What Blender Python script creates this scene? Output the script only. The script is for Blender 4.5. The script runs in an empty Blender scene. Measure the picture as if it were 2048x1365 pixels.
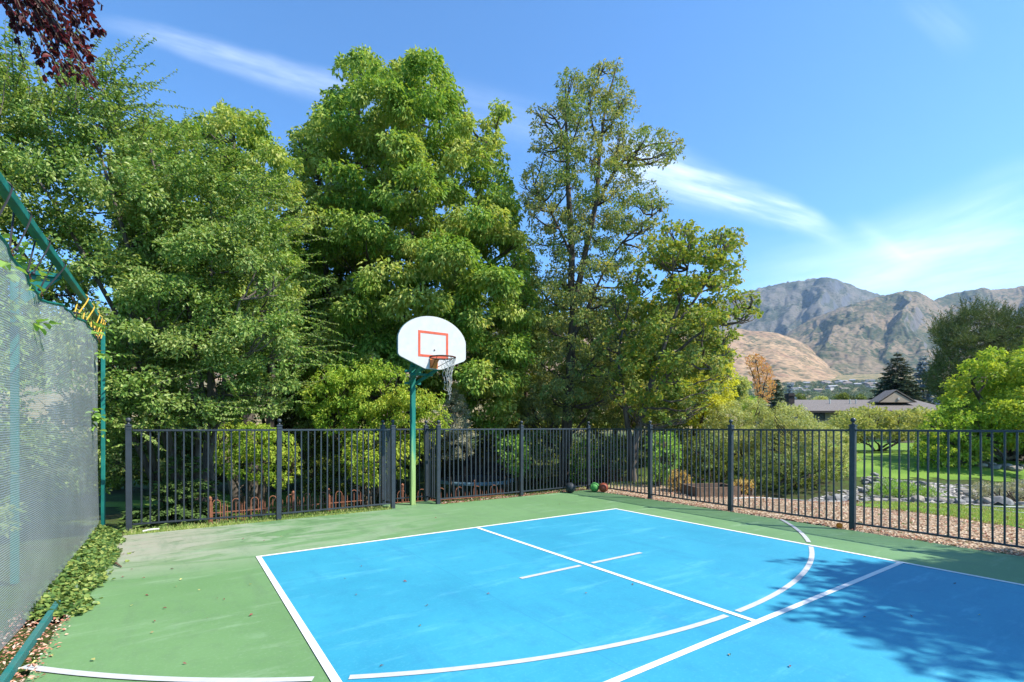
import bpy, bmesh, math, random
import numpy as np
from math import sin, cos, pi, radians, sqrt, atan2
rng = np.random.default_rng(7)
random.seed(7)
S = bpy.context.scene
COL = S.collection
HC = 1.58                      # eye height of the camera
FPX = 980.0                    # focal length in photo pixels
HZ = 854.0                     # horizon row in the photo
DB = np.array([.8259, .5638, 0.0])     # court axis along the baseline
DA = np.array([-.5638, .8259, 0.0])    # court axis along the sideline
P2 = np.array([2.0, 9.44, 0.0])        # right far corner of the blue court

def P(u, v, Y):
    return np.array([(u - 1024) / FPX * Y, Y, HC - (v - HZ) / FPX * Y])
def W(b, a, z=0.0):
    return P2 + DB * b + DA * a + np.array([0, 0, z])
def toBA(x, y):
    dx, dy = x - P2[0], y - P2[1]
    return dx * DB[0] + dy * DB[1], dx * DA[0] + dy * DA[1]
def sstep(a, b, x):
    t = np.clip((np.asarray(x, float) - a) / (b - a), 0, 1)
    return t * t * (3 - 2 * t)

# ---------------------------------------------------------------- object helpers
def tag(o, label=None, cat=None, group=None, kind=None):
    if label: o['label'] = label
    if cat: o['category'] = cat
    if group: o['group'] = group
    if kind: o['kind'] = kind
    return o
def empty(name, loc=(0, 0, 0), rz=0.0):
    o = bpy.data.objects.new(name, None)
    o.empty_display_size = .2
    o.location = [float(q) for q in loc]; o.rotation_euler = (0, 0, rz)
    COL.objects.link(o)
    return o
def link(name, me, mat=None, parent=None, world=False):
    o = bpy.data.objects.new(name, me)
    COL.objects.link(o)
    if mat is not None:
        me.materials.clear()
        for m in (mat if isinstance(mat, (list, tuple)) else [mat]): me.materials.append(m)
    if parent is not None:
        o.parent = parent
        if world:                     # mesh data given in world space
            r = parent
            M = np.array([0., 0, 0])
            while r is not None:
                M += np.array(r.location[:]); r = r.parent
            o.location = [float(-q) for q in M]
    return o
def np_mesh(name, V, F, smooth=False):
    """V (n,3); F list of int arrays (m,k)"""
    V = np.asarray(V, np.float32)
    if not isinstance(F, (list, tuple)): F = [F]
    me = bpy.data.meshes.new(name)
    me.vertices.add(len(V)); me.vertices.foreach_set('co', V.ravel())
    idx = np.concatenate([np.asarray(f, np.int32).ravel() for f in F])
    tot = np.concatenate([np.full(len(f), np.asarray(f).shape[1], np.int32) for f in F])
    st = np.concatenate([[0], np.cumsum(tot)[:-1]]).astype(np.int32)
    me.loops.add(len(idx)); me.loops.foreach_set('vertex_index', idx)
    me.polygons.add(len(tot)); me.polygons.foreach_set('loop_start', st)
    me.polygons.foreach_set('loop_total', tot)
    me.polygons.foreach_set('use_smooth', np.full(len(tot), bool(smooth)))
    me.update(calc_edges=True)
    me.validate()
    return me

class MB:
    """collects shapes into one mesh"""
    def __init__(s): s.V = []; s.F = {}; s.n = 0
    def add(s, V, F):
        V = np.asarray(V, float)
        for f in F: s.F.setdefault(len(f), []).append([i + s.n for i in f])
        s.V.append(V); s.n += len(V)
        return s
    def box(s, c, size, ax=None, bev=0.0):
        c = np.asarray(c, float); hx, hy, hz = [q / 2 for q in size]
        ax = np.eye(3) if ax is None else np.asarray(ax, float)
        if bev <= 0:
            L = [(-hx, -hy, -hz), (hx, -hy, -hz), (hx, hy, -hz), (-hx, hy, -hz), (-hx, -hy, hz), (hx, -hy, hz), (hx, hy, hz), (-hx, hy, hz)]
            F = [(0, 3, 2, 1), (4, 5, 6, 7), (0, 1, 5, 4), (1, 2, 6, 5), (2, 3, 7, 6), (3, 0, 4, 7)]
            return s.add(c + np.array(L) @ ax, F)
        bm = bmesh.new(); bmesh.ops.create_cube(bm, size=1)
        for v in bm.verts: v.co.x *= size[0]; v.co.y *= size[1]; v.co.z *= size[2]
        bmesh.ops.bevel(bm, geom=bm.edges[:], offset=bev, segments=2, affect='EDGES', profile=.6)
        bm.verts.index_update()
        L = np.array([v.co[:] for v in bm.verts]); F = [[v.index for v in f.verts] for f in bm.faces]
        bm.free()
        return s.add(c + L @ ax, F)
    def bar(s, p, q, w, h, up=(0, 0, 1), bev=0.0):
        p = np.asarray(p, float); q = np.asarray(q, float)
        d = q - p; L = np.linalg.norm(d); d /= L
        up = np.asarray(up, float)
        if abs(d @ up) > .98: up = np.array([DB[0], DB[1], 0])
        sd = np.cross(up, d); sd /= np.linalg.norm(sd); u2 = np.cross(d, sd)
        return s.box((p + q) / 2, (L, w, h), np.array([d, sd, u2]), bev)
    def tube(s, pts, rad, n=8, caps=True):
        pts = np.asarray(pts, float); m = len(pts)
        rad = np.broadcast_to(np.asarray(rad, float), (m,))
        T = np.gradient(pts, axis=0); T /= np.linalg.norm(T, axis=1)[:, None] + 1e-12
        ref = np.array([0, 0, 1.0]) if abs(T[0][2]) < .9 else np.array([1.0, 0, 0])
        N = np.cross(T[0], ref); N /= np.linalg.norm(N)
        V = []
        ang = np.arange(n) * 2 * pi / n
        for i in range(m):
            N = N - T[i] * (N @ T[i]); N /= np.linalg.norm(N) + 1e-12
            B = np.cross(T[i], N)
            V.append(pts[i] + rad[i] * (np.cos(ang)[:, None] * N + np.sin(ang)[:, None] * B))
        V = np.concatenate(V)
        F = [(i * n + j, i * n + (j + 1) % n, (i + 1) * n + (j + 1) % n, (i + 1) * n + j) for i in range(m - 1) for j in range(n)]
        if caps:
            F.append(tuple(range(n - 1, -1, -1))); F.append(tuple((m - 1) * n + j for j in range(n)))
        return s.add(V, F)
    def lathe(s, c, prof, n=16):
        c = np.asarray(c, float); ang = np.arange(n) * 2 * pi / n
        V = np.concatenate([c + np.stack([r * np.cos(ang), r * np.sin(ang), np.full(n, z)], 1) for r, z in prof])
        m = len(prof)
        F = [(i * n + j, i * n + (j + 1) % n, (i + 1) * n + (j + 1) % n, (i + 1) * n + j) for i in range(m - 1) for j in range(n)]
        F.append(tuple(range(n - 1, -1, -1))); F.append(tuple((m - 1) * n + j for j in range(n)))
        return s.add(V, F)
    def sphere(s, c, r, n=16, m=10):
        return s.lathe(c, [(max(1e-4, r * sin(pi * k / m)), -r * cos(pi * k / m)) for k in range(m + 1)], n)
    def torus(s, c, R, r, axU, axV, n=40, m=8, a0=0.0, a1=2 * pi):
        ang = np.linspace(a0, a1, n + 1)
        pts = np.asarray(c) + R * (np.cos(ang)[:, None] * np.asarray(axU) + np.sin(ang)[:, None] * np.asarray(axV))
        return s.tube(pts, r, m)
    def prism(s, poly3, nrm, th):
        """flat polygon (k,3) thickened by th along nrm"""
        A = np.asarray(poly3, float); k = len(A); nrm = np.asarray(nrm, float)
        V = np.concatenate([A, A + nrm * th])
        F = [tuple(range(k - 1, -1, -1)), tuple(range(k, 2 * k))] + [(i, (i + 1) % k, k + (i + 1) % k, k + i) for i in range(k)]
        return s.add(V, F)
    def mesh(s, name, smooth=False):
        V = np.concatenate(s.V)
        return np_mesh(name, V, [np.array(f) for f in s.F.values()], smooth)
    def build(s, name, mat, parent=None, smooth=False, world=True):
        me = s.mesh(name, smooth)
        if smooth:
            try: me.set_sharp_from_angle(angle=radians(40))
            except Exception: pass
        return link(name, me, mat, parent, world)

# ---------------------------------------------------------------- materials
def new_mat(name):
    m = bpy.data.materials.new(name); m.use_nodes = True
    nt = m.node_tree; nt.nodes.clear()
    out = nt.nodes.new('ShaderNodeOutputMaterial')
    return m, nt, out
class NT:
    def __init__(s, nt): s.nt = nt
    def n(s, typ, **kw):
        nd = s.nt.nodes.new(typ)
        for k, v in kw.items(): setattr(nd, k, v)
        return nd
    def l(s, a, b): s.nt.links.new(a, b)
    def math(s, op, a, b=None, c=None, clamp=False):
        nd = s.n('ShaderNodeMath', operation=op, use_clamp=clamp)
        for i, q in enumerate((a, b, c)):
            if q is None: continue
            if isinstance(q, (int, float)): nd.inputs[i].default_value = q
            else: s.l(q, nd.inputs[i])
        return nd.outputs[0]
    def ss(s, x, a, b):
        nd = s.n('ShaderNodeMapRange', interpolation_type='SMOOTHSTEP')
        s.l(x, nd.inputs['Value'])
        nd.inputs['From Min'].default_value = a; nd.inputs['From Max'].default_value = b
        return nd.outputs['Result']
    def noise(s, vec, scale, detail=4, rough=.55, dist=0.0, out='Fac'):
        nd = s.n('ShaderNodeTexNoise')
        nd.inputs['Scale'].default_value = scale; nd.inputs['Detail'].default_value = detail
        nd.inputs['Roughness'].default_value = rough; nd.inputs['Distortion'].default_value = dist
        if vec is not None: s.l(vec, nd.inputs['Vector'])
        return nd.outputs[out]
    def mapping(s, vec, scale=(1, 1, 1), rot=(0, 0, 0), loc=(0, 0, 0)):
        nd = s.n('ShaderNodeMapping')
        nd.inputs['Scale'].default_value = scale; nd.inputs['Rotation'].default_value = rot; nd.inputs['Location'].default_value = loc
        s.l(vec, nd.inputs['Vector']); return nd.outputs[0]
    def ramp(s, fac, stops, interp='LINEAR'):
        nd = s.n('ShaderNodeValToRGB'); cr = nd.color_ramp; cr.interpolation = interp
        while len(cr.elements) < len(stops): cr.elements.new(.5)
        for e, (p, c) in zip(cr.elements, stops):
            e.position = p; e.color = (*c, 1) if len(c) == 3 else c
        s.l(fac, nd.inputs['Fac']); return nd.outputs['Color']
    def mix(s, fac, a, b, blend='MIX'):
        nd = s.n('ShaderNodeMix', data_type='RGBA', blend_type=blend)
        for k, q in ((0, fac), (6, a), (7, b)):
            if isinstance(q, (int, float)): nd.inputs[k].default_value = q
            elif isinstance(q, tuple): nd.inputs[k].default_value = (*q, 1)
            else: s.l(q, nd.inputs[k])
        return nd.outputs[2]
    def bsdf(s, col, rough=.6, spec=.4, metal=0.0, bump=None, bstr=.3, bdist=.02):
        b = s.n('ShaderNodeBsdfPrincipled')
        if isinstance(col, tuple): b.inputs['Base Color'].default_value = (*col, 1)
        else: s.l(col, b.inputs['Base Color'])
        if isinstance(rough, (int, float)): b.inputs['Roughness'].default_value = rough
        else: s.l(rough, b.inputs['Roughness'])
        b.inputs['Specular IOR Level'].default_value = spec
        b.inputs['Metallic'].default_value = metal
        if bump is not None:
            bp = s.n('ShaderNodeBump'); bp.inputs['Strength'].default_value = bstr; bp.inputs['Distance'].default_value = bdist
            s.l(bump, bp.inputs['Height']); s.l(bp.outputs[0], b.inputs['Normal'])
        return b.outputs[0]
    def obj(s): return s.n('ShaderNodeTexCoord').outputs['Object']
    def pos(s): return s.n('ShaderNodeNewGeometry').outputs['Position']

def simple(name, col, rough=.55, spec=.4, metal=0.0, var=.12, scale=6.0, bump=.0, col2=None):
    """painted / plain surface with uneven colour, wear and a little relief"""
    m, nt, out = new_mat(name); t = NT(nt); p = t.pos()
    n1 = t.noise(p, scale, 5, .6)
    c2 = col2 or tuple(q * (1 - 2.2 * var) for q in col)
    c = t.ramp(n1, [(.3, c2), (.62, col), (.8, tuple(min(1, q * (1 + var)) for q in col))])
    r = t.math('MULTIPLY_ADD', n1, .25, rough - .12)
    n2 = t.noise(p, scale * 9, 3) if bump else None
    t.l(t.bsdf(c, r, spec, metal, n2, bump, .004), out.inputs[0])
    return m

def leaf_mat(name, cols, clump=.8, trans=.35, rough=.5, spec=.3, clump_cols=None, cscale=.6):
    """foliage: a hue per leaf, drifting from bough to bough"""
    m, nt, out = new_mat(name); t = NT(nt)
    g = t.n('ShaderNodeNewGeometry')
    gain = lambda L: [(min(.6, c[0] * LEAF_GAIN * 1.1), min(.6, c[1] * LEAF_GAIN), min(.6, c[2] * LEAF_GAIN * 1.35)) for c in L]
    cols = gain(cols); clump_cols = gain(clump_cols) if clump_cols else None
    if len(cols) == 1: cols = cols * 2
    if clump_cols and len(clump_cols) == 1: clump_cols = clump_cols * 2
    k = len(cols)
    c = t.ramp(g.outputs['Random Per Island'], [(i / max(1, k - 1), q) for i, q in enumerate(cols)])
    if clump_cols:
        n = t.noise(g.outputs['Position'], cscale, 3, .6)
        f = t.ss(n, .42, .66)
        c2 = t.ramp(g.outputs['Random Per Island'], [(i / max(1, len(clump_cols) - 1), q) for i, q in enumerate(clump_cols)])
        c = t.mix(t.math('MULTIPLY', f, clump), c, c2)
    b = t.bsdf(c, rough, spec * LEAF_SPEC)
    tr = t.n('ShaderNodeBsdfTranslucent')
    ct = t.mix(1.0, c, (1.25, 1.2, .55), 'MULTIPLY')
    t.l(ct, tr.inputs['Color'])
    mx = t.n('ShaderNodeMixShader'); mx.inputs[0].default_value = trans
    t.l(b, mx.inputs[1]); t.l(tr.outputs[0], mx.inputs[2]); t.l(mx.outputs[0], out.inputs[0])
    return m

def bark_mat(name, c1, c2, scale=8):
    m, nt, out = new_mat(name); t = NT(nt); p = t.pos()
    v = t.mapping(p, (1, 1, .18))
    n = t.noise(v, scale, 6, .65)
    c = t.ramp(n, [(.3, c1), (.7, c2)])
    t.l(t.bsdf(c, .9, .15, 0, n, .9, .03), out.inputs[0])
    return m
EXPO = 0.93
SKY_STR = .128; SKY_DUST = .6; SKY_OZ = 2.0; SKY_TINT = (.66, 1.07, 1.34); CLOUD = (9.0, 9.6, 10.2)
BLUE1 = (.024, .225, .345); BLUE2 = (.034, .275, .395); BLUE3 = (.052, .315, .435)
HAZE = 5.5e-5
SHADE_SEED = 5
LEAF_SPEC = .3
LEAF_GAIN = 2.1
# ---------------------------------------------------------------- foliage
def unit(v): return v / (np.linalg.norm(v, axis=-1, keepdims=True) + 1e-9)
def rdir(n): return unit(rng.normal(size=(n, 3)))
TEMPL = {
    'diamond': (np.array([(0, 0, 0), (.42, .5, .12), (1, 0, -.1), (.42, -.5, .12)]), [(0, 1, 2, 3)]),
    'oval': (np.array([(0, 0, 0), (.28, .46, .14), (.68, .4, .10), (1, 0, -.12), (.68, -.4, .10), (.28, -.46, .14)]), [(0, 1, 2, 3), (0, 3, 4, 5)]),
    'maple': (np.array([(0, 0, 0), (.15, .5, .1), (.5, .28, .06), (.62, .62, .0), (1, 0, -.12), (.62, -.62, 0), (.5, -.28, .06), (.15, -.5, .1)]),
              [(0, 1, 2, 4), (2, 3, 4, 4), (0, 4, 6, 7), (4, 4, 5, 6)]),
    'needle': (np.array([(0, 0, 0), (.5, .5, .0), (1, 0, 0), (.5, -.5, 0)]), [(0, 1, 2, 3)]),
}
def leaves(Pn, ax, nr, L, Wd, kind='diamond'):
    """vertices and faces of one leaf per point: ax along the blade, nr its upper side"""
    Tv, Tf = TEMPL[kind]
    n = len(Pn); ax = unit(ax); sd = unit(np.cross(nr, ax)); nr = np.cross(ax, sd)
    L = np.broadcast_to(L, (n,)); Wd = np.broadcast_to(Wd, (n,))
    V = (Pn[:, None, :] + (ax * L[:, None])[:, None, :] * Tv[None, :, 0:1] + (sd * Wd[:, None])[:, None, :] * Tv[None, :, 1:2]
         + (nr * L[:, None])[:, None, :] * Tv[None, :, 2:3])
    k = len(Tv); F = []
    off = (np.arange(n) * k)[:, None]
    Q = [f for f in Tf if len(set(f)) == 4]; T3 = [tuple(dict.fromkeys(f)) for f in Tf if len(set(f)) == 3]
    if Q: F.append((off[:, :, None] + np.array(Q)[None]).reshape(-1, 4))
    if T3: F.append((off[:, :, None] + np.array(T3)[None]).reshape(-1, 3))
    return V.reshape(-1, 3), F
class LeafBag:
    def __init__(s): s.V = []; s.F = {}; s.n = 0
    def put(s, V, F):
        for f in F: s.F.setdefault(f.shape[1], []).append(f + s.n)
        s.V.append(V); s.n += len(V)
    def mesh(s, name): return np_mesh(name, np.concatenate(s.V), [np.concatenate(f) for f in s.F.values()])

def pip(poly, x, y):
    poly = np.asarray(poly, float); c = np.zeros(len(x), bool); j = len(poly) - 1
    for i in range(len(poly)):
        xi, yi = poly[i]; xj, yj = poly[j]
        c ^= ((yi > y) != (yj > y)) & (x < (xj - xi) * (y - yi) / (yj - yi + 1e-12) + xi)
        j = i
    return c
def edist(poly, x, y):
    poly = np.asarray(poly, float); d = np.full(len(x), 1e9); p = np.stack([x, y], 1)
    for i in range(len(poly)):
        a = poly[i]; b = poly[(i + 1) % len(poly)]; ab = b - a
        t = np.clip(((p - a) @ ab) / (ab @ ab + 1e-9), 0, 1)
        d = np.minimum(d, np.linalg.norm(p - a - t[:, None] * ab, axis=1))
    return d

LAYERS = 6.5
def poly_area(p): return abs(np.sum(p[:, 0] * np.roll(p[:, 1], -1) - p[:, 1] * np.roll(p[:, 0], -1))) / 2
def reseed(k):
    global rng
    rng = np.random.default_rng(int(k) % 100003)
def lobes_in(poly, Y, thick, n, rmin, rmax, spread=1.0, layers=None):
    """boughs filling a crown whose silhouette is the outline at distance Y and whose depth swells to +-thick"""
    k = FPX / Y
    poly = np.asarray(poly, float)
    reseed(poly[0, 0] * 7 + poly[1, 1] * 13 + Y * 101)
    lo, hi = poly.min(0), poly.max(0)
    m = 9000
    x = rng.uniform(lo[0], hi[0], m); y = rng.uniform(lo[1], hi[1], m)
    ok = pip(poly, x, y); x, y = x[ok], y[ok]
    d = edist(poly, x, y) / k
    ok = d > rmin * .75; x, y, d = x[ok], y[ok], d[ok]
    dm = max(d.max(), rmax * 1.4)
    r = np.clip(d * rng.uniform(.65, 1.0, len(d)), rmin, rmax * rng.uniform(.7, 1.0, len(d)))
    T = thick * np.sqrt(np.clip(1 - (1 - np.clip(d / dm, 0, 1)) ** 2, 0.05, 1))
    dy = T * rng.uniform(-1, 1, len(d)) * spread
    if n <= 0 or n > 1: n = int(min(900, max(14, (layers or LAYERS) * poly_area(poly) / k ** 2 / (pi * np.mean(r ** 2)))))
    # thin out: best-candidate so that boughs spread evenly through the volume
    C = np.stack([(x - 1024) / FPX * (Y + dy), Y + dy, HC - (y - HZ) / FPX * (Y + dy)], 1)
    pick = [0]; md = np.linalg.norm(C - C[0], axis=1) / r
    for _ in range(min(n, len(C)) - 1):
        i = int(np.argmax(md * rng.uniform(.75, 1, len(md)))); pick.append(i)
        md = np.minimum(md, np.linalg.norm(C - C[i], axis=1) / np.sqrt(r * r[i]))
    return C[pick], r[pick]

COVER = 1.7
def fill(bag, C, r, dens, L, Wd, kind='diamond', flat=.8, droop=.6, nsub=9, subr=.38, jit=.5, up=.6, zlow=-.5, twist=.5):
    """leaf every bough: smaller tufts over its shell, leaves hanging from each tuft"""
    for c, R in zip(C, r):
        ns = max(3, int(1.25 * nsub * (R / .8) ** .8 * rng.uniform(.8, 1.2)))
        d = rdir(ns * 2); d = d[d[:, 2] > zlow][:ns]
        if len(d) == 0: continue
        sc = c + d * np.array([1, 1, flat]) * R * rng.uniform(.62, .95, (len(d), 1))
        sr = R * subr * rng.uniform(.65, 1.2, len(d))
        n_each = np.maximum(4, (COVER * dens * sr ** 2 / (L * Wd * .5) * pi).astype(int))
        idx = np.repeat(np.arange(len(d)), n_each)
        g = rng.normal(size=(len(idx), 3)); g /= np.maximum(1, np.linalg.norm(g, axis=1) / 1.7)[:, None]
        pos = sc[idx] + g * sr[idx][:, None] * np.array([.62, .62, .42])
        outw = unit(d[idx] * .6 + g * .6)
        ax = unit(outw + np.array([0, 0, -droop]) + rng.normal(size=g.shape) * jit)
        nr = unit(outw * .5 + np.array([0, 0, up]) + rng.normal(size=g.shape) * twist)
        ln = L * rng.uniform(.65, 1.25, len(idx))
        bag.put(*leaves(pos, ax, nr, ln, ln * (Wd / L), kind))

def limb(p, q, n=7, sag=.12, wob=.06):
    p = np.asarray(p, float); q = np.asarray(q, float); t = np.linspace(0, 1, n)[:, None]
    L = np.linalg.norm(q - p)
    mid = np.array([0, 0, 1.0]) * L * sag * np.sin(pi * t) * (-1 if q[2] > p[2] else 1)
    w = rng.normal(size=(n, 3)) * wob * L * .25; w[0] = 0
    return p + (q - p) * t + mid + w
def smooth_path(pts, n=14):
    pts = np.asarray(pts, float); t = np.linspace(0, len(pts) - 1, n); i = np.clip(t.astype(int), 0, len(pts) - 2); f = (t - i)[:, None]
    P0 = pts[np.maximum(i - 1, 0)]; P1 = pts[i]; P2_ = pts[i + 1]; P3 = pts[np.minimum(i + 2, len(pts) - 1)]
    return .5 * (2 * P1 + (P2_ - P0) * f + (2 * P0 - 5 * P1 + 4 * P2_ - P3) * f ** 2 + (3 * P1 - P0 - 3 * P2_ + P3) * f ** 3)

def stems_mesh(stems, lobes=None, nl=25, r0=.045, extra=None):
    """stems: list of (points, radius at base, radius at tip). Limbs run from the stems into the boughs."""
    mb = MB(); path = []
    for pts, a, b in stems:
        sp = smooth_path(pts, 16); sp += rng.normal(size=sp.shape) * a * .12
        mb.tube(sp, np.linspace(a, b, len(sp)) * (1 + .06 * rng.normal(size=len(sp))), 9)
        path.append(sp)
    if lobes is not None:
        C, R = lobes; allp = np.concatenate(path)
        for i in rng.permutation(len(C))[:nl]:
            c = C[i]
            below = allp[allp[:, 2] < c[2] - .15]
            if len(below) == 0: continue
            s = below[np.argmin(np.linalg.norm(below - c, axis=1) + .3 * np.abs(below[:, 2] - c[2] + .8))]
            Ld = np.linalg.norm(c - s)
            lp = limb(s, c, 7)
            mb.tube(lp, np.linspace(r0 * min(1.5, .4 + Ld * .3), .012, 7), 6)
            for _ in range(3):
                e = c + rdir(1)[0] * R[i] * .8; k = rng.integers(3, 6)
                mb.tube(limb(lp[k], e, 5), np.linspace(.018, .006, 5), 4, caps=False)
    return mb

def tree(name, label, cat, base, crown_mat, bark, bag, stems=None, group=None, kind=None):
    root = empty(name, base); tag(root, label, cat, group, kind)
    if stems is not None: stems.build('trunk', bark, root, smooth=True)
    if bag is not None: link('crown', bag.mesh('crown'), crown_mat, root, world=True)
    return root

def spruce_tree(name, label, base, H, R, mat, bark, nlev=26, L=.5, Wn=.13, group=None, droop=.25):
    base = np.asarray(base, float); bag = LeafBag(); mb = MB()
    mb.tube([base, base + [0, 0, H * .5], base + [0, 0, H * .98]], [H * .018, H * .012, .02], 8)
    for i in range(nlev):
        f = (i + rng.uniform(0, .8)) / nlev
        z = H * (.04 + .95 * f); rr = R * (1 - f) ** .85 * rng.uniform(.8, 1.12) + .08
        nb = int(5 + 9 * (1 - f)); ph = rng.uniform(0, 6.3)
        for j in range(nb):
            a = ph + 2 * pi * j / nb + rng.normal() * .15; rb = rr * rng.uniform(.75, 1.1)
            m = max(4, int(rb / L * 5)); s = np.linspace(.15, 1, m)[:, None]
            dirv = np.array([cos(a), sin(a), 0])
            pth = base + [0, 0, z] + dirv * rb * s + np.array([0, 0, 1.0]) * (-droop * rb * s * (1 - .45 * s) + .04 * rb * s ** 3)
            for k in range(9):
                sdv = np.cross([0, 0, 1.0], dirv) * rng.uniform(-1, 1, (m, 1))
                ax = unit(dirv * .8 + sdv + np.array([0, 0, -.25]) + rng.normal(size=(m, 3)) * .25)
                nr = unit(np.array([0, 0, 1.0]) + rng.normal(size=(m, 3)) * .5)
                ln = L * rng.uniform(.6, 1.15, m) * (1 - .5 * f)
                bag.put(*leaves(pth + rng.normal(size=(m, 3)) * .04 * L, ax, nr, ln, ln * Wn / L, 'needle'))
    return tree(name, label, 'spruce tree', base, mat, bark, bag, mb, group)
# ---------------------------------------------------------------- camera, light, sky
cam = bpy.data.cameras.new('camera'); cam.sensor_width = 36; cam.lens = FPX / 2048 * 36
cam.shift_y = (HZ - 682.5) / 2048; cam.clip_end = 20000; cam.clip_start = .05
co = bpy.data.objects.new('camera', cam); co.location = (0, 0, HC); co.rotation_euler = (pi / 2, 0, 0)
COL.objects.link(co); S.camera = co
SUN_EL = radians(47.5); SUN_AZ = atan2(.96, -.28)      # clockwise from +Y
sdir = np.array([sin(SUN_AZ) * cos(SUN_EL), cos(SUN_AZ) * cos(SUN_EL), sin(SUN_EL)])
sl = bpy.data.lights.new('sun', 'SUN'); sl.energy = 5.0; sl.angle = radians(.53); sl.color = (1, .95, .86)
so = bpy.data.objects.new('sun', sl); COL.objects.link(so)
from mathutils import Vector
so.rotation_euler = Vector(sdir).to_track_quat('Z', 'Y').to_euler(); so.location = (20, -10, 30)
S.view_settings.view_transform = 'Standard'; S.view_settings.look = 'None'
S.view_settings.exposure = EXPO; S.view_settings.gamma = 1
S.view_settings.use_curve_mapping = False
S.render.engine = 'CYCLES'
S.cycles.max_bounces = 6; S.cycles.diffuse_bounces = 3; S.cycles.glossy_bounces = 2; S.cycles.transmission_bounces = 4
S.cycles.transparent_max_bounces = 12; S.cycles.volume_bounces = 0
S.cycles.use_denoising = True
S.cycles.sample_clamp_indirect = 6

wd = bpy.data.worlds.new('World'); S.world = wd; wd.use_nodes = True
wnt = wd.node_tree; wnt.nodes.clear(); t = NT(wnt)
wout = t.n('ShaderNodeOutputWorld'); bg = t.n('ShaderNodeBackground')
sky = t.n('ShaderNodeTexSky', sky_type='NISHITA'); sky.sun_disc = False
sky.sun_elevation = SUN_EL; sky.sun_rotation = SUN_AZ; sky.altitude = 1400; sky.air_density = 1.0; sky.dust_density = SKY_DUST; sky.ozone_density = SKY_OZ
dirv = t.n('ShaderNodeTexCoord').outputs['Generated']
sx = t.n('ShaderNodeSeparateXYZ'); t.l(dirv, sx.inputs[0])
den = t.math('MAXIMUM', sx.outputs[1], .05)
cx = t.math('DIVIDE', sx.outputs[0], den); cz = t.math('DIVIDE', sx.outputs[2], den)      # flat projection of the northern sky
comb = t.n('ShaderNodeCombineXYZ'); t.l(cx, comb.inputs[0]); t.l(cz, comb.inputs[1])
front = t.ss(sx.outputs[1], .05, .25)
def wisp(u0, v0, u1, v1, w_up, w_dn, fade, amp, ns=5.0, taper0=1.0, taper1=1.0, bend=0.0, hard=False):
    """a cirrus streak between two directions of the sky"""
    x0, y0 = (u0 - 1024) / FPX, (HZ - v0) / FPX; x1, y1 = (u1 - 1024) / FPX, (HZ - v1) / FPX
    L = sqrt((x1 - x0) ** 2 + (y1 - y0) ** 2); ex, ey = (x1 - x0) / L, (y1 - y0) / L
    ax = t.math('SUBTRACT', cx, x0); ay = t.math('SUBTRACT', cz, y0)
    s = t.math('DIVIDE', t.math('ADD', t.math('MULTIPLY', ax, ex), t.math('MULTIPLY', ay, ey)), L)
    q = t.math('ADD', t.math('MULTIPLY', ax, -ey), t.math('MULTIPLY', ay, ex))
    mp = t.mapping(comb.outputs[0], (1, 1, 1), (0, 0, -atan2(ey, ex)))
    n = t.noise(t.mapping(mp, (ns, ns * 7, 1)), 1.0, 5, .6)
    n2 = t.noise(mp, ns * 1.3, 3, .5)
    q = t.math('ADD', q, t.math('MULTIPLY_ADD', n2, .05, -.025))
    if bend:
        bq = t.math('MULTIPLY', t.math('MULTIPLY', s, s), bend); q = t.math('ADD', q, bq)
    wid = t.math('MULTIPLY_ADD', s, (taper1 - taper0), taper0); wid = t.math('MAXIMUM', wid, .05)
    qn = t.math('DIVIDE', q, wid)
    up = t.n('ShaderNodeMapRange', interpolation_type='SMOOTHSTEP'); t.l(qn, up.inputs[0])
    up.inputs[1].default_value = w_up; up.inputs[2].default_value = 0
    dn = t.n('ShaderNodeMapRange', interpolation_type='SMOOTHSTEP'); t.l(qn, dn.inputs[0])
    dn.inputs[1].default_value = -w_dn; dn.inputs[2].default_value = 0
    m = t.math('MULTIPLY', up.outputs[0], dn.outputs[0])
    m = t.math('MULTIPLY', m, t.ss(s, 0, fade))
    e = t.n('ShaderNodeMapRange', interpolation_type='SMOOTHSTEP'); t.l(s, e.inputs[0]); e.inputs[1].default_value = 1; e.inputs[2].default_value = 1 - fade
    m = t.math('MULTIPLY', m, e.outputs[0])
    m = t.math('MULTIPLY', m, t.math('MULTIPLY_ADD', t.ss(n, .3, .72), .75, .25))
    return t.math('MULTIPLY', m, amp)
ms = [wisp(150, 20, 820, 215, .035, .05, .35, .26, 3, .6, 1.3),
      wisp(700, 150, 1300, 320, .08, .08, .4, .10, 3),
      wisp(1180, 295, 1720, 440, .055, .06, .22, .50, 4, 1.75, .4, bend=.05),
      wisp(1690, 420, 1880, 560, .03, .03, .45, .12, 3, 1., 1.4),
      wisp(1350, 640, 2300, 470, .16, .2, .35, .30, 2),
      wisp(1600, 600, 2250, 330, .12, .15, .4, .22, 2),
      wisp(1800, -30, 1960, 110, .06, .06, .45, .08, 3)]
tot = ms[0]
for q in ms[1:]: tot = t.math('ADD', tot, q)
tot = t.math('MULTIPLY', t.math('MINIMUM', tot, .92), front)
skyc = t.mix(1.0, sky.outputs[0], SKY_TINT, 'MULTIPLY')
colr = t.mix(tot, skyc, CLOUD)
t.l(colr, bg.inputs[0]); bg.inputs[1].default_value = SKY_STR
t.l(bg.outputs[0], wout.inputs[0])

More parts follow.
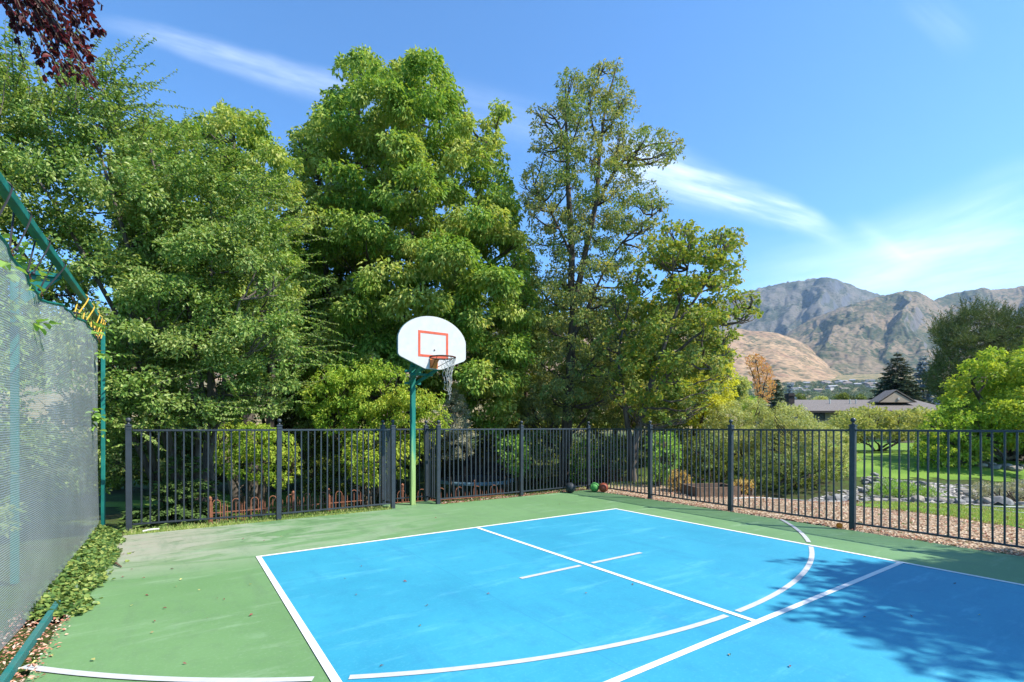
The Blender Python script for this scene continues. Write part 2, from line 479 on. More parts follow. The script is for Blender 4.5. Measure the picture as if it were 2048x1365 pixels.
# ---------------------------------------------------------------- ground
def zg(x, y):
    x = np.asarray(x, float); y = np.asarray(y, float)
    b, a = toBA(x, y)
    z = -.9 * sstep(2.75, 4.4, a) * (1 - sstep(0, 6, b))
    z = z - .30 * np.exp(-((y - 12.5 + .12 * (x - 8)) / 1.5) ** 2) * sstep(5, 7, x) * (1 - sstep(40, 60, x))
    z = z + .35 * sstep(14.6, 17.5, y) * sstep(3.5, 6, x)
    z = z + .045 * np.sin(x * .7 + 1) * np.sin(y * .6) * sstep(1.65, 3, np.maximum(b, np.maximum(a - 1.2, -b - 6.6)))
    far = np.maximum(0, np.hypot(x * .6, y) - 85)
    z = z + np.minimum(far * (.045 + .045 * far / 1300) * sstep(0, 120, far), 190) * sstep(-20, 60, y)
    inside = (a < 2.55) & (b < 1.62) & (b > -8.3)
    return z - .012 - .03 * inside
def axis_pts(lo, hi, near, dn, mid, dm, grow=1.22):
    p = list(np.arange(-near, near + 1e-6, dn))
    q = near; st = dn
    while q < hi:
        st = min(st * grow, 160) if q > mid else max(st, dm)
        q += st; p.append(q)
    q = -near; st = dn
    while q > lo:
        st = min(st * grow, 160) if q < -mid else max(st, dm)
        q -= st; p.insert(0, q)
    return np.array(p)
def grid_mesh(name, X, Y, Z):
    ny, nx = X.shape
    i = (np.arange(ny - 1)[:, None] * nx + np.arange(nx - 1)).ravel()
    return np_mesh(name, np.stack([X.ravel(), Y.ravel(), Z.ravel()], 1), np.stack([i, i + 1, i + nx + 1, i + nx], 1), True)

m, nt, out = new_mat('yard_ground'); t = NT(nt); p = t.pos()
n1 = t.noise(p, .5, 6, .65); n2 = t.noise(p, 9, 5, .7); n3 = t.noise(p, .035, 5, .6)
near = t.ramp(t.math('ADD', t.math('MULTIPLY', n1, .6), t.math('MULTIPLY', n2, .4)), [(.40, (.05, .042, .022)), (.52, (.055, .085, .02)), (.68, (.085, .14, .028))])
farc = t.ramp(n3, [(.35, (.05, .075, .03)), (.5, (.30, .22, .11)), (.62, (.07, .09, .04))])
sp = t.n('ShaderNodeSeparateXYZ'); t.l(p, sp.inputs[0])
gc = t.mix(t.ss(sp.outputs[1], 75, 140), near, farc)
t.l(t.bsdf(gc, .95, .1, 0, n2, .8, .03), out.inputs[0]); M_GROUND = m
xs = axis_pts(-5300, 5300, 18, .22, 60, 1.2); ys = axis_pts(-350, 4600, 18, .22, 60, 1.2)
GX, GY = np.meshgrid(xs, ys)
o = link('ground', grid_mesh('ground', GX, GY, zg(GX, GY)), M_GROUND); tag(o, kind='structure')

def patch(name, poly, res, mat, lift=.006, label=None, rough=.0, kind='structure'):
    poly = np.asarray(poly, float); lo = poly.min(0); hi = poly.max(0)
    xs = np.arange(lo[0], hi[0] + res, res); ys = np.arange(lo[1], hi[1] + res, res)
    X, Y = np.meshgrid(xs, ys); ny, nx = X.shape
    Z = zg(X, Y) + lift + rough * rng.normal(size=X.shape)
    cxm = (X[:-1, :-1] + res / 2); cym = (Y[:-1, :-1] + res / 2)
    jx = cxm + .25 * np.sin(cym * 2.1) * min(1, res * 8) + rng.normal(size=cxm.shape) * res * .5
    ok = pip(poly, jx.ravel(), cym.ravel() + rng.normal(size=cxm.size) * res * .5)
    i = (np.arange(ny - 1)[:, None] * nx + np.arange(nx - 1)).ravel()[ok]
    F = np.stack([i, i + 1, i + nx + 1, i + nx], 1)
    V = np.stack([X.ravel(), Y.ravel(), Z.ravel()], 1)
    u, inv = np.unique(F.ravel(), return_inverse=True)
    o = link(name, np_mesh(name, V[u], inv.reshape(-1, 4), True), mat); tag(o, label, kind=kind)
    return o
def gp(u, v, z=0.0):
    Y = FPX * (HC - z) / (v - HZ); return ((u - 1024) / FPX * Y, Y)

# bark mulch along the outer side of the right fence
m, nt, out = new_mat('bark_mulch'); t = NT(nt); p = t.pos()
v1 = t.n('ShaderNodeTexVoronoi'); v1.inputs['Scale'].default_value = 34; t.l(t.mapping(p, (1, 1, 1), (0, 0, .4)), v1.inputs['Vector'])
n1 = t.noise(p, 1.3, 5, .6); hs = t.n('ShaderNodeSeparateColor'); t.l(v1.outputs['Color'], hs.inputs[0])
c = t.ramp(hs.outputs[0], [(0, (.085, .05, .03)), (.4, (.30, .20, .12)), (.75, (.46, .34, .23)), (1, (.62, .52, .40))])
c = t.mix(t.ss(n1, .5, .7), c, (.30, .22, .15))
t.l(t.bsdf(c, .95, .1, 0, v1.outputs['Distance'], .9, .03), out.inputs[0]); M_MULCH = m
e0 = W(1.56, 2.6)[:2]; e1 = W(1.56, -9)[:2]
patch('mulch_bed', [tuple(W(.4, 2.62)[:2]), gp(1180, 966), gp(1270, 966), gp(1380, 972), gp(1500, 975), gp(1620, 986), gp(1690, 1003), gp(1800, 1020), gp(1900, 1032), gp(2048, 1058), gp(2300, 1100), tuple(W(6, -9)[:2]), tuple(e1), tuple(W(1.50, 2.5)[:2])], .07, M_MULCH, .008, rough=.006)
patch('dirt_strip', [gp(1640, 988), gp(1800, 1002), gp(1900, 1006), gp(2200, 1022), gp(2200, 1036), gp(1900, 1016), gp(1700, 1006)], .09, M_MULCH, .004)
# creek bed gravel
m, nt, out = new_mat('creek_gravel'); t = NT(nt); p = t.pos()
v1 = t.n('ShaderNodeTexVoronoi'); v1.inputs['Scale'].default_value = 11; t.l(p, v1.inputs['Vector'])
hs = t.n('ShaderNodeSeparateColor'); t.l(v1.outputs['Color'], hs.inputs[0])
c = t.ramp(hs.outputs[0], [(0, (.10, .09, .08)), (.5, (.25, .23, .21)), (1, (.42, .40, .37))])
t.l(t.bsdf(c, .9, .2, 0, v1.outputs['Distance'], 1, .08), out.inputs[0]); M_GRAVEL = m
patch('creek_bed', [gp(1640, 975), gp(1715, 968), gp(1745, 955), gp(1790, 960), gp(1900, 965), gp(2048, 968), gp(2400, 975), gp(2400, 1012), gp(2048, 1004), gp(1900, 1002), gp(1760, 1000), gp(1640, 994)], .12, M_GRAVEL, .01, rough=.02)
# mown lawn beyond the creek
m, nt, out = new_mat('mown_lawn'); t = NT(nt); p = t.pos()
n1 = t.noise(p, 1.2, 5, .6); n2 = t.noise(p, 30, 4, .7)
w = t.n('ShaderNodeTexWave'); w.inputs['Scale'].default_value = .22; w.inputs['Distortion'].default_value = .6; t.l(t.mapping(p, (1, 1, 1), (0, 0, 1.35)), w.inputs['Vector'])
f = t.math('ADD', t.math('MULTIPLY', n1, .35), t.math('ADD', t.math('MULTIPLY', n2, .4), t.math('MULTIPLY', w.outputs['Fac'], .16)))
c = t.ramp(f, [(.3, (.09, .175, .022)), (.5, (.155, .26, .035)), (.7, (.22, .315, .05))])
t.l(t.bsdf(c, .9, .15, 0, n2, .9, .03), out.inputs[0]); M_LAWN = m
patch('lawn', [(9.2, 15.6), (12, 14.9), (20, 14.3), (34, 14.2), (60, 30), (60, 48), (20, 46), (14, 30), (10.5, 19)], .3, M_LAWN, .012)
patch('lawn', [tuple(W(-7, 6)[:2]), tuple(W(-9, 14)[:2]), tuple(W(-3, 14)[:2]), tuple(W(-2, 6)[:2])], .3, M_LAWN, .012)

patch('lawn', [gp(1700, 1003), gp(1750, 999), gp(1900, 1006), gp(2048, 1018), gp(2300, 1036), gp(2300, 1085), gp(2048, 1056), gp(1900, 1031), gp(1800, 1020), gp(1715, 1012)], .06, M_LAWN, .016)
# ---------------------------------------------------------------- court
ROT = atan2(DB[1], DB[0])
def grime(t, p, sp, c, dark, pale):
    # joint in the slab, hairline cracks, scuffs and dusty rubbed patches
    wob = t.math('MULTIPLY_ADD', t.noise(p, 1.5, 3), .03, 4.545)
    jt = t.ss(t.math('ABSOLUTE', t.math('ADD', sp.outputs[0], wob)), .008, .002)
    c = t.mix(t.math('MULTIPLY', jt, .5), c, dark)
    v = t.n('ShaderNodeTexVoronoi', feature='DISTANCE_TO_EDGE'); v.inputs['Scale'].default_value = .55
    dn = t.n('ShaderNodeVectorMath', operation='ADD'); t.l(p, dn.inputs[0])
    nz = t.n('ShaderNodeTexNoise'); nz.inputs['Scale'].default_value = 2.2; t.l(p, nz.inputs['Vector'])
    sc_ = t.n('ShaderNodeVectorMath', operation='SCALE'); sc_.inputs['Scale'].default_value = .7; t.l(nz.outputs['Color'], sc_.inputs[0]); t.l(sc_.outputs[0], dn.inputs[1])
    t.l(dn.outputs[0], v.inputs['Vector'])
    cr = t.math('MULTIPLY', t.ss(v.outputs['Distance'], .006, .001), t.ss(t.noise(p, .35, 3), .52, .62))
    c = t.mix(t.math('MULTIPLY', cr, .3), c, dark)
    sm1 = t.noise(t.mapping(p, (.6, 3.2, 1), (0, 0, 1.1)), 1.3, 6, .7)
    c = t.mix(t.math('MULTIPLY', t.ss(sm1, .53, .70), .42), c, pale)
    sm2 = t.noise(t.mapping(p, (3.0, .5, 1), (0, 0, .35)), 1.1, 6, .72)
    c = t.mix(t.math('MULTIPLY', t.ss(sm2, .50, .70), .42), c, dark)
    gr = t.noise(p, 38, 4, .75)
    c = t.mix(t.math('MULTIPLY', t.ss(gr, .5, .75), .28), c, pale)
    gd = t.noise(p, 6.5, 5, .7)
    return t.mix(t.math('MULTIPLY', t.ss(gd, .48, .7), .28), c, dark)
m, nt, out = new_mat('green_acrylic'); t = NT(nt); p = t.obj()
n0 = t.noise(p, .45, 5, .6); n1 = t.noise(p, 2.2, 6, .65); nf = t.noise(p, 60, 3, .6)
c = t.ramp(n0, [(.3, (.104, .208, .080)), (.55, (.126, .24, .097)), (.75, (.148, .265, .118))])
sp = t.n('ShaderNodeSeparateXYZ'); t.l(p, sp.inputs[0])
# washed-out silty run-off across the far left corner
st = t.noise(t.mapping(p, (.55, 1.7, 1), (0, 0, -.25)), 1.25, 6, .6, 1.2)
reg = t.math('MULTIPLY', t.ss(sp.outputs[0], -2.0, -6.2), t.ss(sp.outputs[1], -.9, 1.0))
sm = t.math('MULTIPLY', t.ss(st, .43, .56), reg)
c = t.mix(t.math('MULTIPLY', sm, .85), c, (.27, .315, .225))
reg2 = t.math('MULTIPLY', t.ss(sp.outputs[0], -5.7, -7.3), t.ss(sp.outputs[1], -.4, 1.6))
c = t.mix(t.math('MULTIPLY', reg2, t.math('MULTIPLY_ADD', n1, .8, .40)), c, (.31, .285, .235))
edge = t.math('MULTIPLY', t.ss(t.math('ABSOLUTE', t.math('SUBTRACT', st, .435)), .022, .0), reg)
c = t.mix(t.math('MULTIPLY', edge, .55), c, (.07, .125, .06))
c = t.mix(t.math('MULTIPLY', t.ss(n1, .58, .75), .3), c, (.22, .34, .2))
sc = t.noise(t.mapping(p, (.8, 9, 1), (0, 0, .7)), 1.1, 4, .6)
c = t.mix(t.math('MULTIPLY', t.ss(sc, .66, .74), .25), c, (.30, .36, .22))
c = grime(t, p, sp, c, (.10, .17, .09), (.27, .38, .24))
t.l(t.bsdf(c, .62, .3, 0, nf, .12, .003), out.inputs[0]); M_GREEN = m
m, nt, out = new_mat('blue_acrylic'); t = NT(nt); p = t.obj()
n0 = t.noise(p, .5, 5, .6); n1 = t.noise(t.mapping(p, (1, 2.4, 1), (0, 0, .5)), 1.6, 6, .7); nf = t.noise(p, 60, 3, .6)
c = t.ramp(n0, [(.3, BLUE1), (.52, BLUE2), (.75, BLUE3)])
c = t.mix(t.math('MULTIPLY', t.ss(n1, .5, .75), .35), c, tuple(q * .93 for q in BLUE1))
sc = t.noise(t.mapping(p, (1.2, 7, 1), (0, 0, -.6)), .9, 4, .6)
c = t.mix(t.math('MULTIPLY', t.ss(sc, .665, .73), .22), c, (.16, .42, .62))
sp = t.n('ShaderNodeSeparateXYZ'); t.l(p, sp.inputs[0])
c = grime(t, p, sp, c, (.025, .19, .34), (.11, .42, .55))
t.l(t.bsdf(c, .6, .3, 0, nf, .12, .003), out.inputs[0]); M_BLUE = m
M_LINE = simple('white_line_paint', (.70, .69, .67), .6, .2, 0, .05, 14)
M_ARC = simple('pale_grey_line_paint', (.46, .465, .48), .6, .2, 0, .06, 14)
def flat(name, polys, z, mat, th=None):
    """polygons (b, a) laid in the court's own frame"""
    V = []; F = []; fl = {}
    for q in polys:
        k = len(V); V += [(x, y, z) for x, y in q]; fl.setdefault(len(q), []).append(list(range(k, k + len(q))))
    o = link(name, np_mesh(name, V, [np.array(f) for f in fl.values()]), mat)
    o.location = P2; o.rotation_euler = (0, 0, ROT); tag(o, kind='structure'); return o
bm = MB().box(((-7.76 + 1.53) / 2, (2.40 - 14) / 2, -.05), (9.29, 16.4, .10), bev=.012)
# bay of the court round the pole behind the fence line
o = link('court', bm.mesh('court'), M_GREEN); o.location = P2; o.rotation_euler = (0, 0, ROT); tag(o, kind='structure')
bm = MB().box(((-3.58 - 2.5) / 2, 2.71, -.05), (1.08, .62, .10))
o = link('court_bay', bm.mesh('court_bay'), M_GREEN); o.location = P2; o.rotation_euler = (0, 0, ROT); tag(o, kind='structure')
bl = flat('blue_court', [[(-6.19, -13.9), (0, -13.9), (0, 0), (-6.19, 0)]], .004, M_BLUE)
lw = .055; KA = -4.52
R_ = lambda x0, y0, x1, y1: [(x0, y0), (x1, y0), (x1, y1), (x0, y1)]
ctr = toBA(*P(953, 1056, 980 * HC / (1056 - 854))[:2])[0]
flat('court_line', [R_(-6.19, -13.9, -6.19 + lw, 0), R_(-lw, -13.9, 0, 0), R_(-6.19 + lw, -lw, -lw, 0), R_(-6.19 + lw, KA - lw / 2, -lw, KA + lw / 2), R_(ctr - lw / 2, KA + lw / 2, ctr + lw / 2, -lw)], .008, M_LINE)
# three-point arc and free-throw dashes
acx, acy = toBA(-1.71, 9.4153); AR = 6.374; aw = .055
def arc(a0, a1, n=120):
    out = []
    A = np.linspace(a0, a1, n)
    for p_, q_ in zip(A[:-1], A[1:]):
        out.append([(acx + (AR - aw / 2) * cos(p_), acy + (AR - aw / 2) * sin(p_)), (acx + (AR + aw / 2) * cos(p_), acy + (AR + aw / 2) * sin(p_)),
                    (acx + (AR + aw / 2) * cos(q_), acy + (AR + aw / 2) * sin(q_)), (acx + (AR - aw / 2) * cos(q_), acy + (AR - aw / 2) * sin(q_))])
    return out
def aang(u, v):
    x, y = gp(u, v); b, a = toBA(x, y); return atan2(a - acy, b - acx)
segs = [(aang(1563, 1040), aang(1620, 1086)), (aang(1622, 1093), aang(1478, 1226)), (aang(1462, 1236), aang(680, 1361)), (aang(624, 1364), aang(52, 1333))]
polys = []
for s0, s1 in segs: polys += arc(s0, s1)
b0, a0 = toBA(*gp(1040, 1158)); b1, a1 = toBA(*gp(1162, 1133)); b2, a2 = toBA(*gp(1181, 1129)); b3, a3 = toBA(*gp(1283, 1107)); am = (a0 + a3) / 2
polys += [R_(b0, am - .028, ctr - .09, am + .028), R_(ctr + .09, am - .028, b3, am + .028)]
def clear(q):
    b_ = [p_[0] for p_ in q]; a_ = [p_[1] for p_ in q]; g_ = .035
    hit = lambda lo, hi, v: max(v) > lo - g_ and min(v) < hi + g_
    if hit(-6.19, -6.19 + lw, b_) or hit(-lw, 0, b_) or hit(KA - lw / 2, KA + lw / 2, a_) and min(b_) > -6.2 and max(b_) < 0: return False
    return not (hit(ctr - lw / 2, ctr + lw / 2, b_) and min(a_) > KA)
flat('arc_line', [q for q in polys if clear(q)], .008, M_ARC)
# ---------------------------------------------------------------- black metal fences
M_FENCE = simple('dark_slate_fence_paint', (.026, .034, .044), .42, .5, 0, .12, 9)
def make_post(parent, p, rz, first=[None]):
    """square post with a cap and a ball; every copy shares the meshes"""
    if first[0] is None:
        a = MB().box((0, 0, .795), (.076, .076, 1.59), bev=.006).mesh('post')
        c = MB().box((0, 0, 1.545), (.09, .09, .012)).box((0, 0, 1.598), (.094, .094, .016), bev=.004).box((0, 0, 1.611), (.07, .07, .012)).mesh('post_cap')
        f = MB().lathe((0, 0, 0), [(.024, 1.616), (.020, 1.630), (.013, 1.640), (.013, 1.652)], 12).sphere((0, 0, 1.683), .037, 16, 10).mesh('ball_finial', True)
        first[0] = (a, c, f)
        for q in first[0]: q.materials.append(M_FENCE)
    a, c, f = first[0]
    o = link('post', a, None, parent); o.location = Vector(p) - parent.location; o.rotation_euler = (rng.normal() * .004, rng.normal() * .004, rz)
    link('post_cap', c, None, o); link('ball_finial', f, None, o)
    return o
PK = [None]
def make_panel(parent, p, q, n=17, gap=.045, zb=.10):
    p = np.array(p, float); q = np.array(q, float); d = (q - p) / np.linalg.norm(q - p)
    p = p + d * gap; q = q - d * gap
    up = np.array([0, 0, 1.0])
    pn = empty('fence_panel'); pn.parent = parent; pn.location = -parent.location
    MB().bar(p + up * 1.525, q + up * 1.525, .036, .03, bev=.003).build('top_rail', M_FENCE, pn)
    MB().bar(p + up * zb, q + up * zb, .03, .026, bev=.003).build('bottom_rail', M_FENCE, pn)
    if PK[0] is None:
        PK[0] = MB().box((0, 0, .81), (.020, .020, 1.40)).mesh('picket'); PK[0].materials.append(M_FENCE)
    rz = atan2(d[1], d[0])
    for i in range(n):
        c = p + d * np.linalg.norm(q - p) * (i + 1) / (n + 1)
        k = link('picket', PK[0], None, pn); k.location = Vector(c); k.rotation_euler = (rng.normal() * .003, rng.normal() * .003, rz)
        # panel mesh lives in world space at -parent, so this is a world position
    return pn
FA = 2.47; FB = 1.60
def fence(name, label, posts, panels, rz):
    root = empty(name, posts[0]); tag(root, label, 'fence', 'black metal fences round the court')
    for p in posts: make_post(root, p, rz)
    for p, q, n in panels: make_panel(root, p, q, n)
    return root
L_ = [W(-7.58, FA + .26), W(-5.55, FA), W(-3.53, FA)]
fence('metal_fence', 'black picket fence run between the green mesh screen and the hoop pole, spruce behind it', L_, [(L_[0], L_[1], 17), (L_[1], L_[2], 17)], ROT)
J = [W(-3.53, FA + .54), W(-2.57 - .02, FA + .54)]
K = [W(-2.57, FA), W(-.48, FA), W(FB, FA)]
fence('metal_fence', 'short three-sided black fence bay jutting out behind the hoop pole', J, [(W(-3.53, FA + .04), J[0], 4), (J[0], J[1], 7), (J[1], W(-2.57, FA + .04), 4)], ROT)
fence('metal_fence', 'black picket fence run between the hoop pole and the corner, trampoline behind it', K, [(K[0], K[1], 18), (K[1], K[2], 19)], ROT)
R4 = [W(FB, FA - 2.08 * 1), W(FB, -1.52), W(FB, -3.43), W(FB, -5.45), W(FB, -7.5)]
ys_ = []
for (u, v) in ((1299, 998), (1463, 1022), (1703, 1060)):
    ys_.append(toBA(*gp(u, v))[1])
R4 = [W(FB, ys_[0]), W(FB, ys_[1]), W(FB, ys_[2]), W(FB, ys_[2] - 2.05), W(FB, ys_[2] - 4.1)]
fence('metal_fence', 'long dark fence run along the mulch on the right, house and mountains behind it', R4,
      [(K[2] + DA * -.0, R4[0], 17), (R4[0], R4[1], 17), (R4[1], R4[2], 17), (R4[2], R4[3], 17), (R4[3], R4[4], 17)], ROT)

# ---------------------------------------------------------------- rusty hoop-top fence in the lower yard
M_RUST = simple('rusty_iron', (.30, .125, .07), .8, .2, 0, .2, 25, .3, (.18, .075, .045))
def rusty_fence(label, p, q, n_unit, post_at=(0,), ztop=.55):
    p = np.array(p, float); q = np.array(q, float); d = unit(q - p); L = np.linalg.norm(q - p)
    root = empty('hoop_top_fence', p); tag(root, label, 'garden fence', 'rusty hoop-top fences')
    z0 = lambda c: float(zg(c[0], c[1])) * .0 + p[2]
    up = np.array([0, 0, 1.0])
    MB().bar(p + up * ztop, q + up * ztop, .012, .018).bar(p + up * .08, q + up * .08, .012, .018).build('rail', M_RUST, root)
    for f in post_at:
        c = p + d * L * f
        MB().box(c + up * .40, (.042, .042, .80), bev=.004).box(c + up * .81, (.055, .055, .02)).lathe(c, [(.03, .82), (.035, .84), (.012, .87)], 10).build('post', M_RUST, root)
    st = L / n_unit
    for i in range(n_unit):
        c0 = p + d * st * (i + .12); c1 = p + d * st * (i + .52); cm = (c0 + c1) / 2; r = np.linalg.norm(c1 - c0) / 2
        ang = np.linspace(0, pi, 11)
        top = np.array([cm + d * r * -cos(a) + up * (ztop + .17 + r * sin(a) * 1.15) for a in ang])
        MB().tube(np.concatenate([[c0], top, [c1]]), .008, 6).build('hoop_bar', M_RUST, root)
        for f, h in ((.32, ztop + .14), (.64, ztop + .10), (.76, ztop + .14), (.88, ztop + .10)):
            c = p + d * st * (i + f)
            MB().tube([c, c + up * h, c + up * (h + .06)], [.0075, .0075, .001], 6).build('spike_bar', M_RUST, root)
    return root
zz = -.62
def at_z(u, Y, z): return np.array([(u - 1024) / FPX * Y, Y, z])
rusty_fence('rusty orange hoop-topped iron fence below the black fence left of the hoop', at_z(420, 9.35, zz), at_z(728, 11.0, zz), 9, (0, .5, .74))
rusty_fence('short rusty hoop-topped fence section standing in front of the trampoline', at_z(790, 11.6, zz - .02), at_z(1010, 13.2, zz - .06), 6, (.06, .70), .42)
rusty_fence('far rusty hoop-topped fence section between two trunks near the court corner', at_z(1216, 15.0, -.25), at_z(1262, 15.6, -.22), 2, (0,), .45)

# ---------------------------------------------------------------- basketball hoop
M_TEAL = simple('teal_green_paint', (.009, .165, .135), .45, .4, 0, .14, 5, 0, (.005, .10, .085))
m, nt, out = new_mat('weathered_green_post'); t = NT(nt); p = t.pos()
sp = t.n('ShaderNodeSeparateXYZ'); t.l(p, sp.inputs[0])
nv = t.noise(t.mapping(p, (9, 9, 1.1)), 1.4, 6, .65)
h = t.math('ADD', sp.outputs[2], t.math('MULTIPLY_ADD', nv, 1.3, -.65))
c = t.ramp(t.math('DIVIDE', h, 3.0), [(.0, (.27, .36, .12)), (.30, (.25, .38, .14)), (.36, (.12, .33, .18)), (.46, (.010, .17, .135)), (1, (.008, .125, .095))])
cr = t.noise(t.mapping(p, (26, 26, 1.6)), 1, 4, .6)
c = t.mix(t.math('MULTIPLY', t.ss(cr, .60, .70), .6), c, (.05, .10, .06))
t.l(t.bsdf(c, .65, .25, 0, cr, .3, .006), out.inputs[0]); M_POST = m
M_BOARD = simple('white_fibreglass', (.53, .515, .49), .7, .1, 0, .05, 9)
M_EDGE = simple('weathered_teal_edge', (.10, .20, .21), .6, .3, 0, .12, 9)
M_RED = simple('faded_red_paint', (.60, .10, .045), .5, .3, 0, .10, 12)
M_ORANGE = simple('orange_enamel', (.62, .17, .035), .45, .4, 0, .14, 16)
M_RIM = simple('rusty_rim', (.11, .04, .025), .75, .2, .0, .2, 30)
M_CORD = simple('dirty_white_cord', (.40, .38, .345), .9, .1, 0, .15, 30)
PB = np.array([-2.01, 9.92, 0.0]); UP = np.array([0, 0, 1.0]); DF = -DA      # DF towards the court
BC = PB + DF * .95                     # foot of the board
hoop = empty('basketball_hoop', PB); tag(hoop, 'basketball hoop with white fan-shaped backboard on a teal post, net torn', 'basketball hoop')
axp = np.array([DB, DA, UP])
MB().box(PB + UP * 1.38, (.090, .090, 2.76), axp, .006).build('pole', M_POST, hoop)
br = MB()
zb0, zb1 = 2.66, 3.36
for s in (-.20, .20):
    br.bar(PB + UP * 2.70 + DB * s * .35, BC + UP * 2.80 + DB * s - DF * .05, .05, .05)
    br.bar(PB + UP * 2.46 + DB * s * .35, BC + UP * 2.72 + DB * s - DF * .05, .045, .05)
    br.bar(PB + UP * 2.70 + DB * s * .35, BC + UP * 3.30 + DB * s - DF * .05, .04, .04)
    br.bar(BC + UP * 2.70 + DB * s - DF * .05, BC + UP * 3.36 + DB * s - DF * .05, .04, .04)
for f, z in ((.0, 2.70), (.0, 2.46), (.45, 2.60), (.45, 2.75), (.95, 2.80)):
    c = PB + (BC - PB) * f + UP * z; k = .1 + .1 * f + .02
    br.bar(c - DB * k * 1.4, c + DB * k * 1.4, .045, .045)
br.build('bracket', M_TEAL, hoop)
# fan board: outline in (s, z)
ol = []
BW = .685
def bez(p0, p1, p2, n):
    tt = np.linspace(0, 1, n)[:, None]; return (1 - tt) ** 2 * np.array(p0) + 2 * tt * (1 - tt) * np.array(p1) + tt ** 2 * np.array(p2)
right = np.concatenate([bez((.12, 0), (.16, .0), (.20, .014), 4), bez((.62, .185), (BW, .21), (BW, .265), 6), bez((BW, .52), (BW, .575), (.655, .625), 5)])
arcp = []
for tq in np.linspace(radians(23), radians(90), 14): arcp.append((.69 * cos(tq) * 1.02, .435 + .545 * sin(tq)))
right = np.concatenate([right, np.array(arcp)])
left = right[::-1][1:] * np.array([-1, 1])
ol = np.concatenate([right, left])
def bp(s, z, dd=0.0): return BC + DB * s + UP * (2.652 + z) + DF * dd
brd = MB().prism([bp(s, z, 0) for s, z in ol], DF, .022).build('backboard', M_BOARD, hoop)
MB().prism([bp(s * 1.012, z * 1.012 - .006, -.024) for s, z in ol], DF, .0215).build('backboard_rim', M_EDGE, brd)
sq = MB()
for s0, s1, z0, z1 in ((-.305, -.26, .215, .695), (.26, .305, .215, .695), (-.26, .26, .215, .26), (-.26, .26, .65, .695)):
    sq.box(bp((s0 + s1) / 2, (z0 + z1) / 2, .023), (s1 - s0, .004, z1 - z0), axp)
sq.build('target_square', M_RED, brd)
bo = MB(); bo.lathe((0, 0, 0), [(.013, 0), (.013, .012), (.006, .016)], 10)
Vb = np.concatenate(bo.V); bo.V = [bp(.02, .355, .022) + Vb[:, 0:1] * DB + Vb[:, 1:2] * UP + Vb[:, 2:3] * DF]
bo.build('bolt', M_RIM, brd)
RC = BC + DF * .405 + UP * 2.825
rim = MB().torus(RC, .2286, .014, DB, DF, 44, 8).torus(RC - UP * .0, .2286, .0095, DB, DF, 2, 4, 0, .01).build('rim', M_RIM, hoop, True)
mt = MB()
q0 = bp(-.085, .05, .032); q1 = bp(.085, .05, .032); q2 = bp(.07, .20, .032); q3 = bp(-.07, .20, .032)
mt.box(bp(0, .11, .04), (.16, .016, .20), axp, .004)
mt.add([bp(-.08, .165, .05), bp(.08, .165, .05), bp(.055, .165, .17), bp(-.055, .165, .17), bp(-.05, .01, .05), bp(.05, .01, .05), bp(.03, .12, .15), bp(-.03, .12, .15)],
       [(0, 1, 2, 3), (4, 7, 6, 5), (0, 4, 5, 1), (1, 5, 6, 2), (2, 6, 7, 3), (3, 7, 4, 0)])
mt.build('rim_mount', M_ORANGE, rim)
MB().tube([bp(-.05, .03, .06), RC - DB * .17 + DF * .13 - UP * .012], .006, 6).tube([bp(.05, .03, .06), RC + DB * .17 + DF * .13 - UP * .012], .006, 6).build('brace_rod', M_RIM, rim)
# torn net: still tied round the far right half, trailing loose strings
nb = MB(); NS = 9; rows = 6
A0, A1 = radians(-75), radians(95)
def npt(i, r):
    a = A0 + (A1 - A0) * (i / NS); tq = r / rows
    R = .2286 * (1 - .50 * tq ** .8); off = DB * .05 * tq
    return RC + R * (DB * cos(a) + DF * sin(a)) + off - UP * (.070 * r + .012 * sin(i * 2.1 + r)) + rdir(1)[0] * .012 * (r > 0)
NP = {(i, r): npt(i + (.5 if r % 2 else 0), r) for i in range(NS + 1) for r in range(rows + 1)}
for r in range(rows):
    for i in range(NS + 1):
        for dj in ((0, 1) if r % 2 else (-1, 0)):
            j = i + dj
            if (j, r + 1) in NP and rng.uniform() > (.04 + .03 * r):
                a_, b_ = NP[(i, r)], NP[(j, r + 1)]
                nb.tube([a_, (a_ + b_) / 2 + rdir(1)[0] * .008, b_], .0042, 5, caps=False)
for i in (0, 1, 3, 4, 5, 7):
    a_ = NP[(i, rows if i > 1 else 5)]; Ls = [.24, .10, .22, .30, .16, .12][(i * 3) % 6]
    pts = [a_ + UP * -Ls * k / 5 + rdir(1)[0] * .016 * k / 2 + (DB * .03 - DB * .012 * i) * k / 5 for k in range(6)]
    nb.tube(pts, .0042, 5, caps=False)
nb.build('net', M_CORD, hoop)

# ---------------------------------------------------------------- mesh windscreen on its teal frame
SB = -7.97                             # the screen hangs along this line of the court frame
def a_of_Y(Y): return (Y - 4.947) / .8259
ZT = [(-9., 2.86), (-3.2, 2.88), (-2.6, 2.84), (-1.96, 2.83), (-1.70, 2.85), (-1.40, 2.80), (-1.19, 2.82), (-.95, 2.73), (-.79, 2.77), (-.55, 2.72), (-.1, 2.80), (.5, 2.88), (.985, 2.89), (1.3, 2.90), (1.61, 2.92), (2.0, 2.91), (2.33, 2.93), (2.8, 2.90), (3.2, 2.88)]
za = np.array([q[0] for q in ZT]); zt = np.array([q[1] for q in ZT])
na, nz = 330, 60
aa = np.linspace(-9, 3.18, na); zn = np.linspace(0, 1, nz)
ztop = np.interp(aa, za, zt)
k_ = np.ones(9) / 9; ztop = np.convolve(np.pad(ztop, 4, 'edge'), k_, 'valid')
zbot = .05 + .03 * np.sin(aa * 1.7) + .10 * sstep(2.7, 3.18, aa)
AA, ZZ = np.meshgrid(aa, zn)
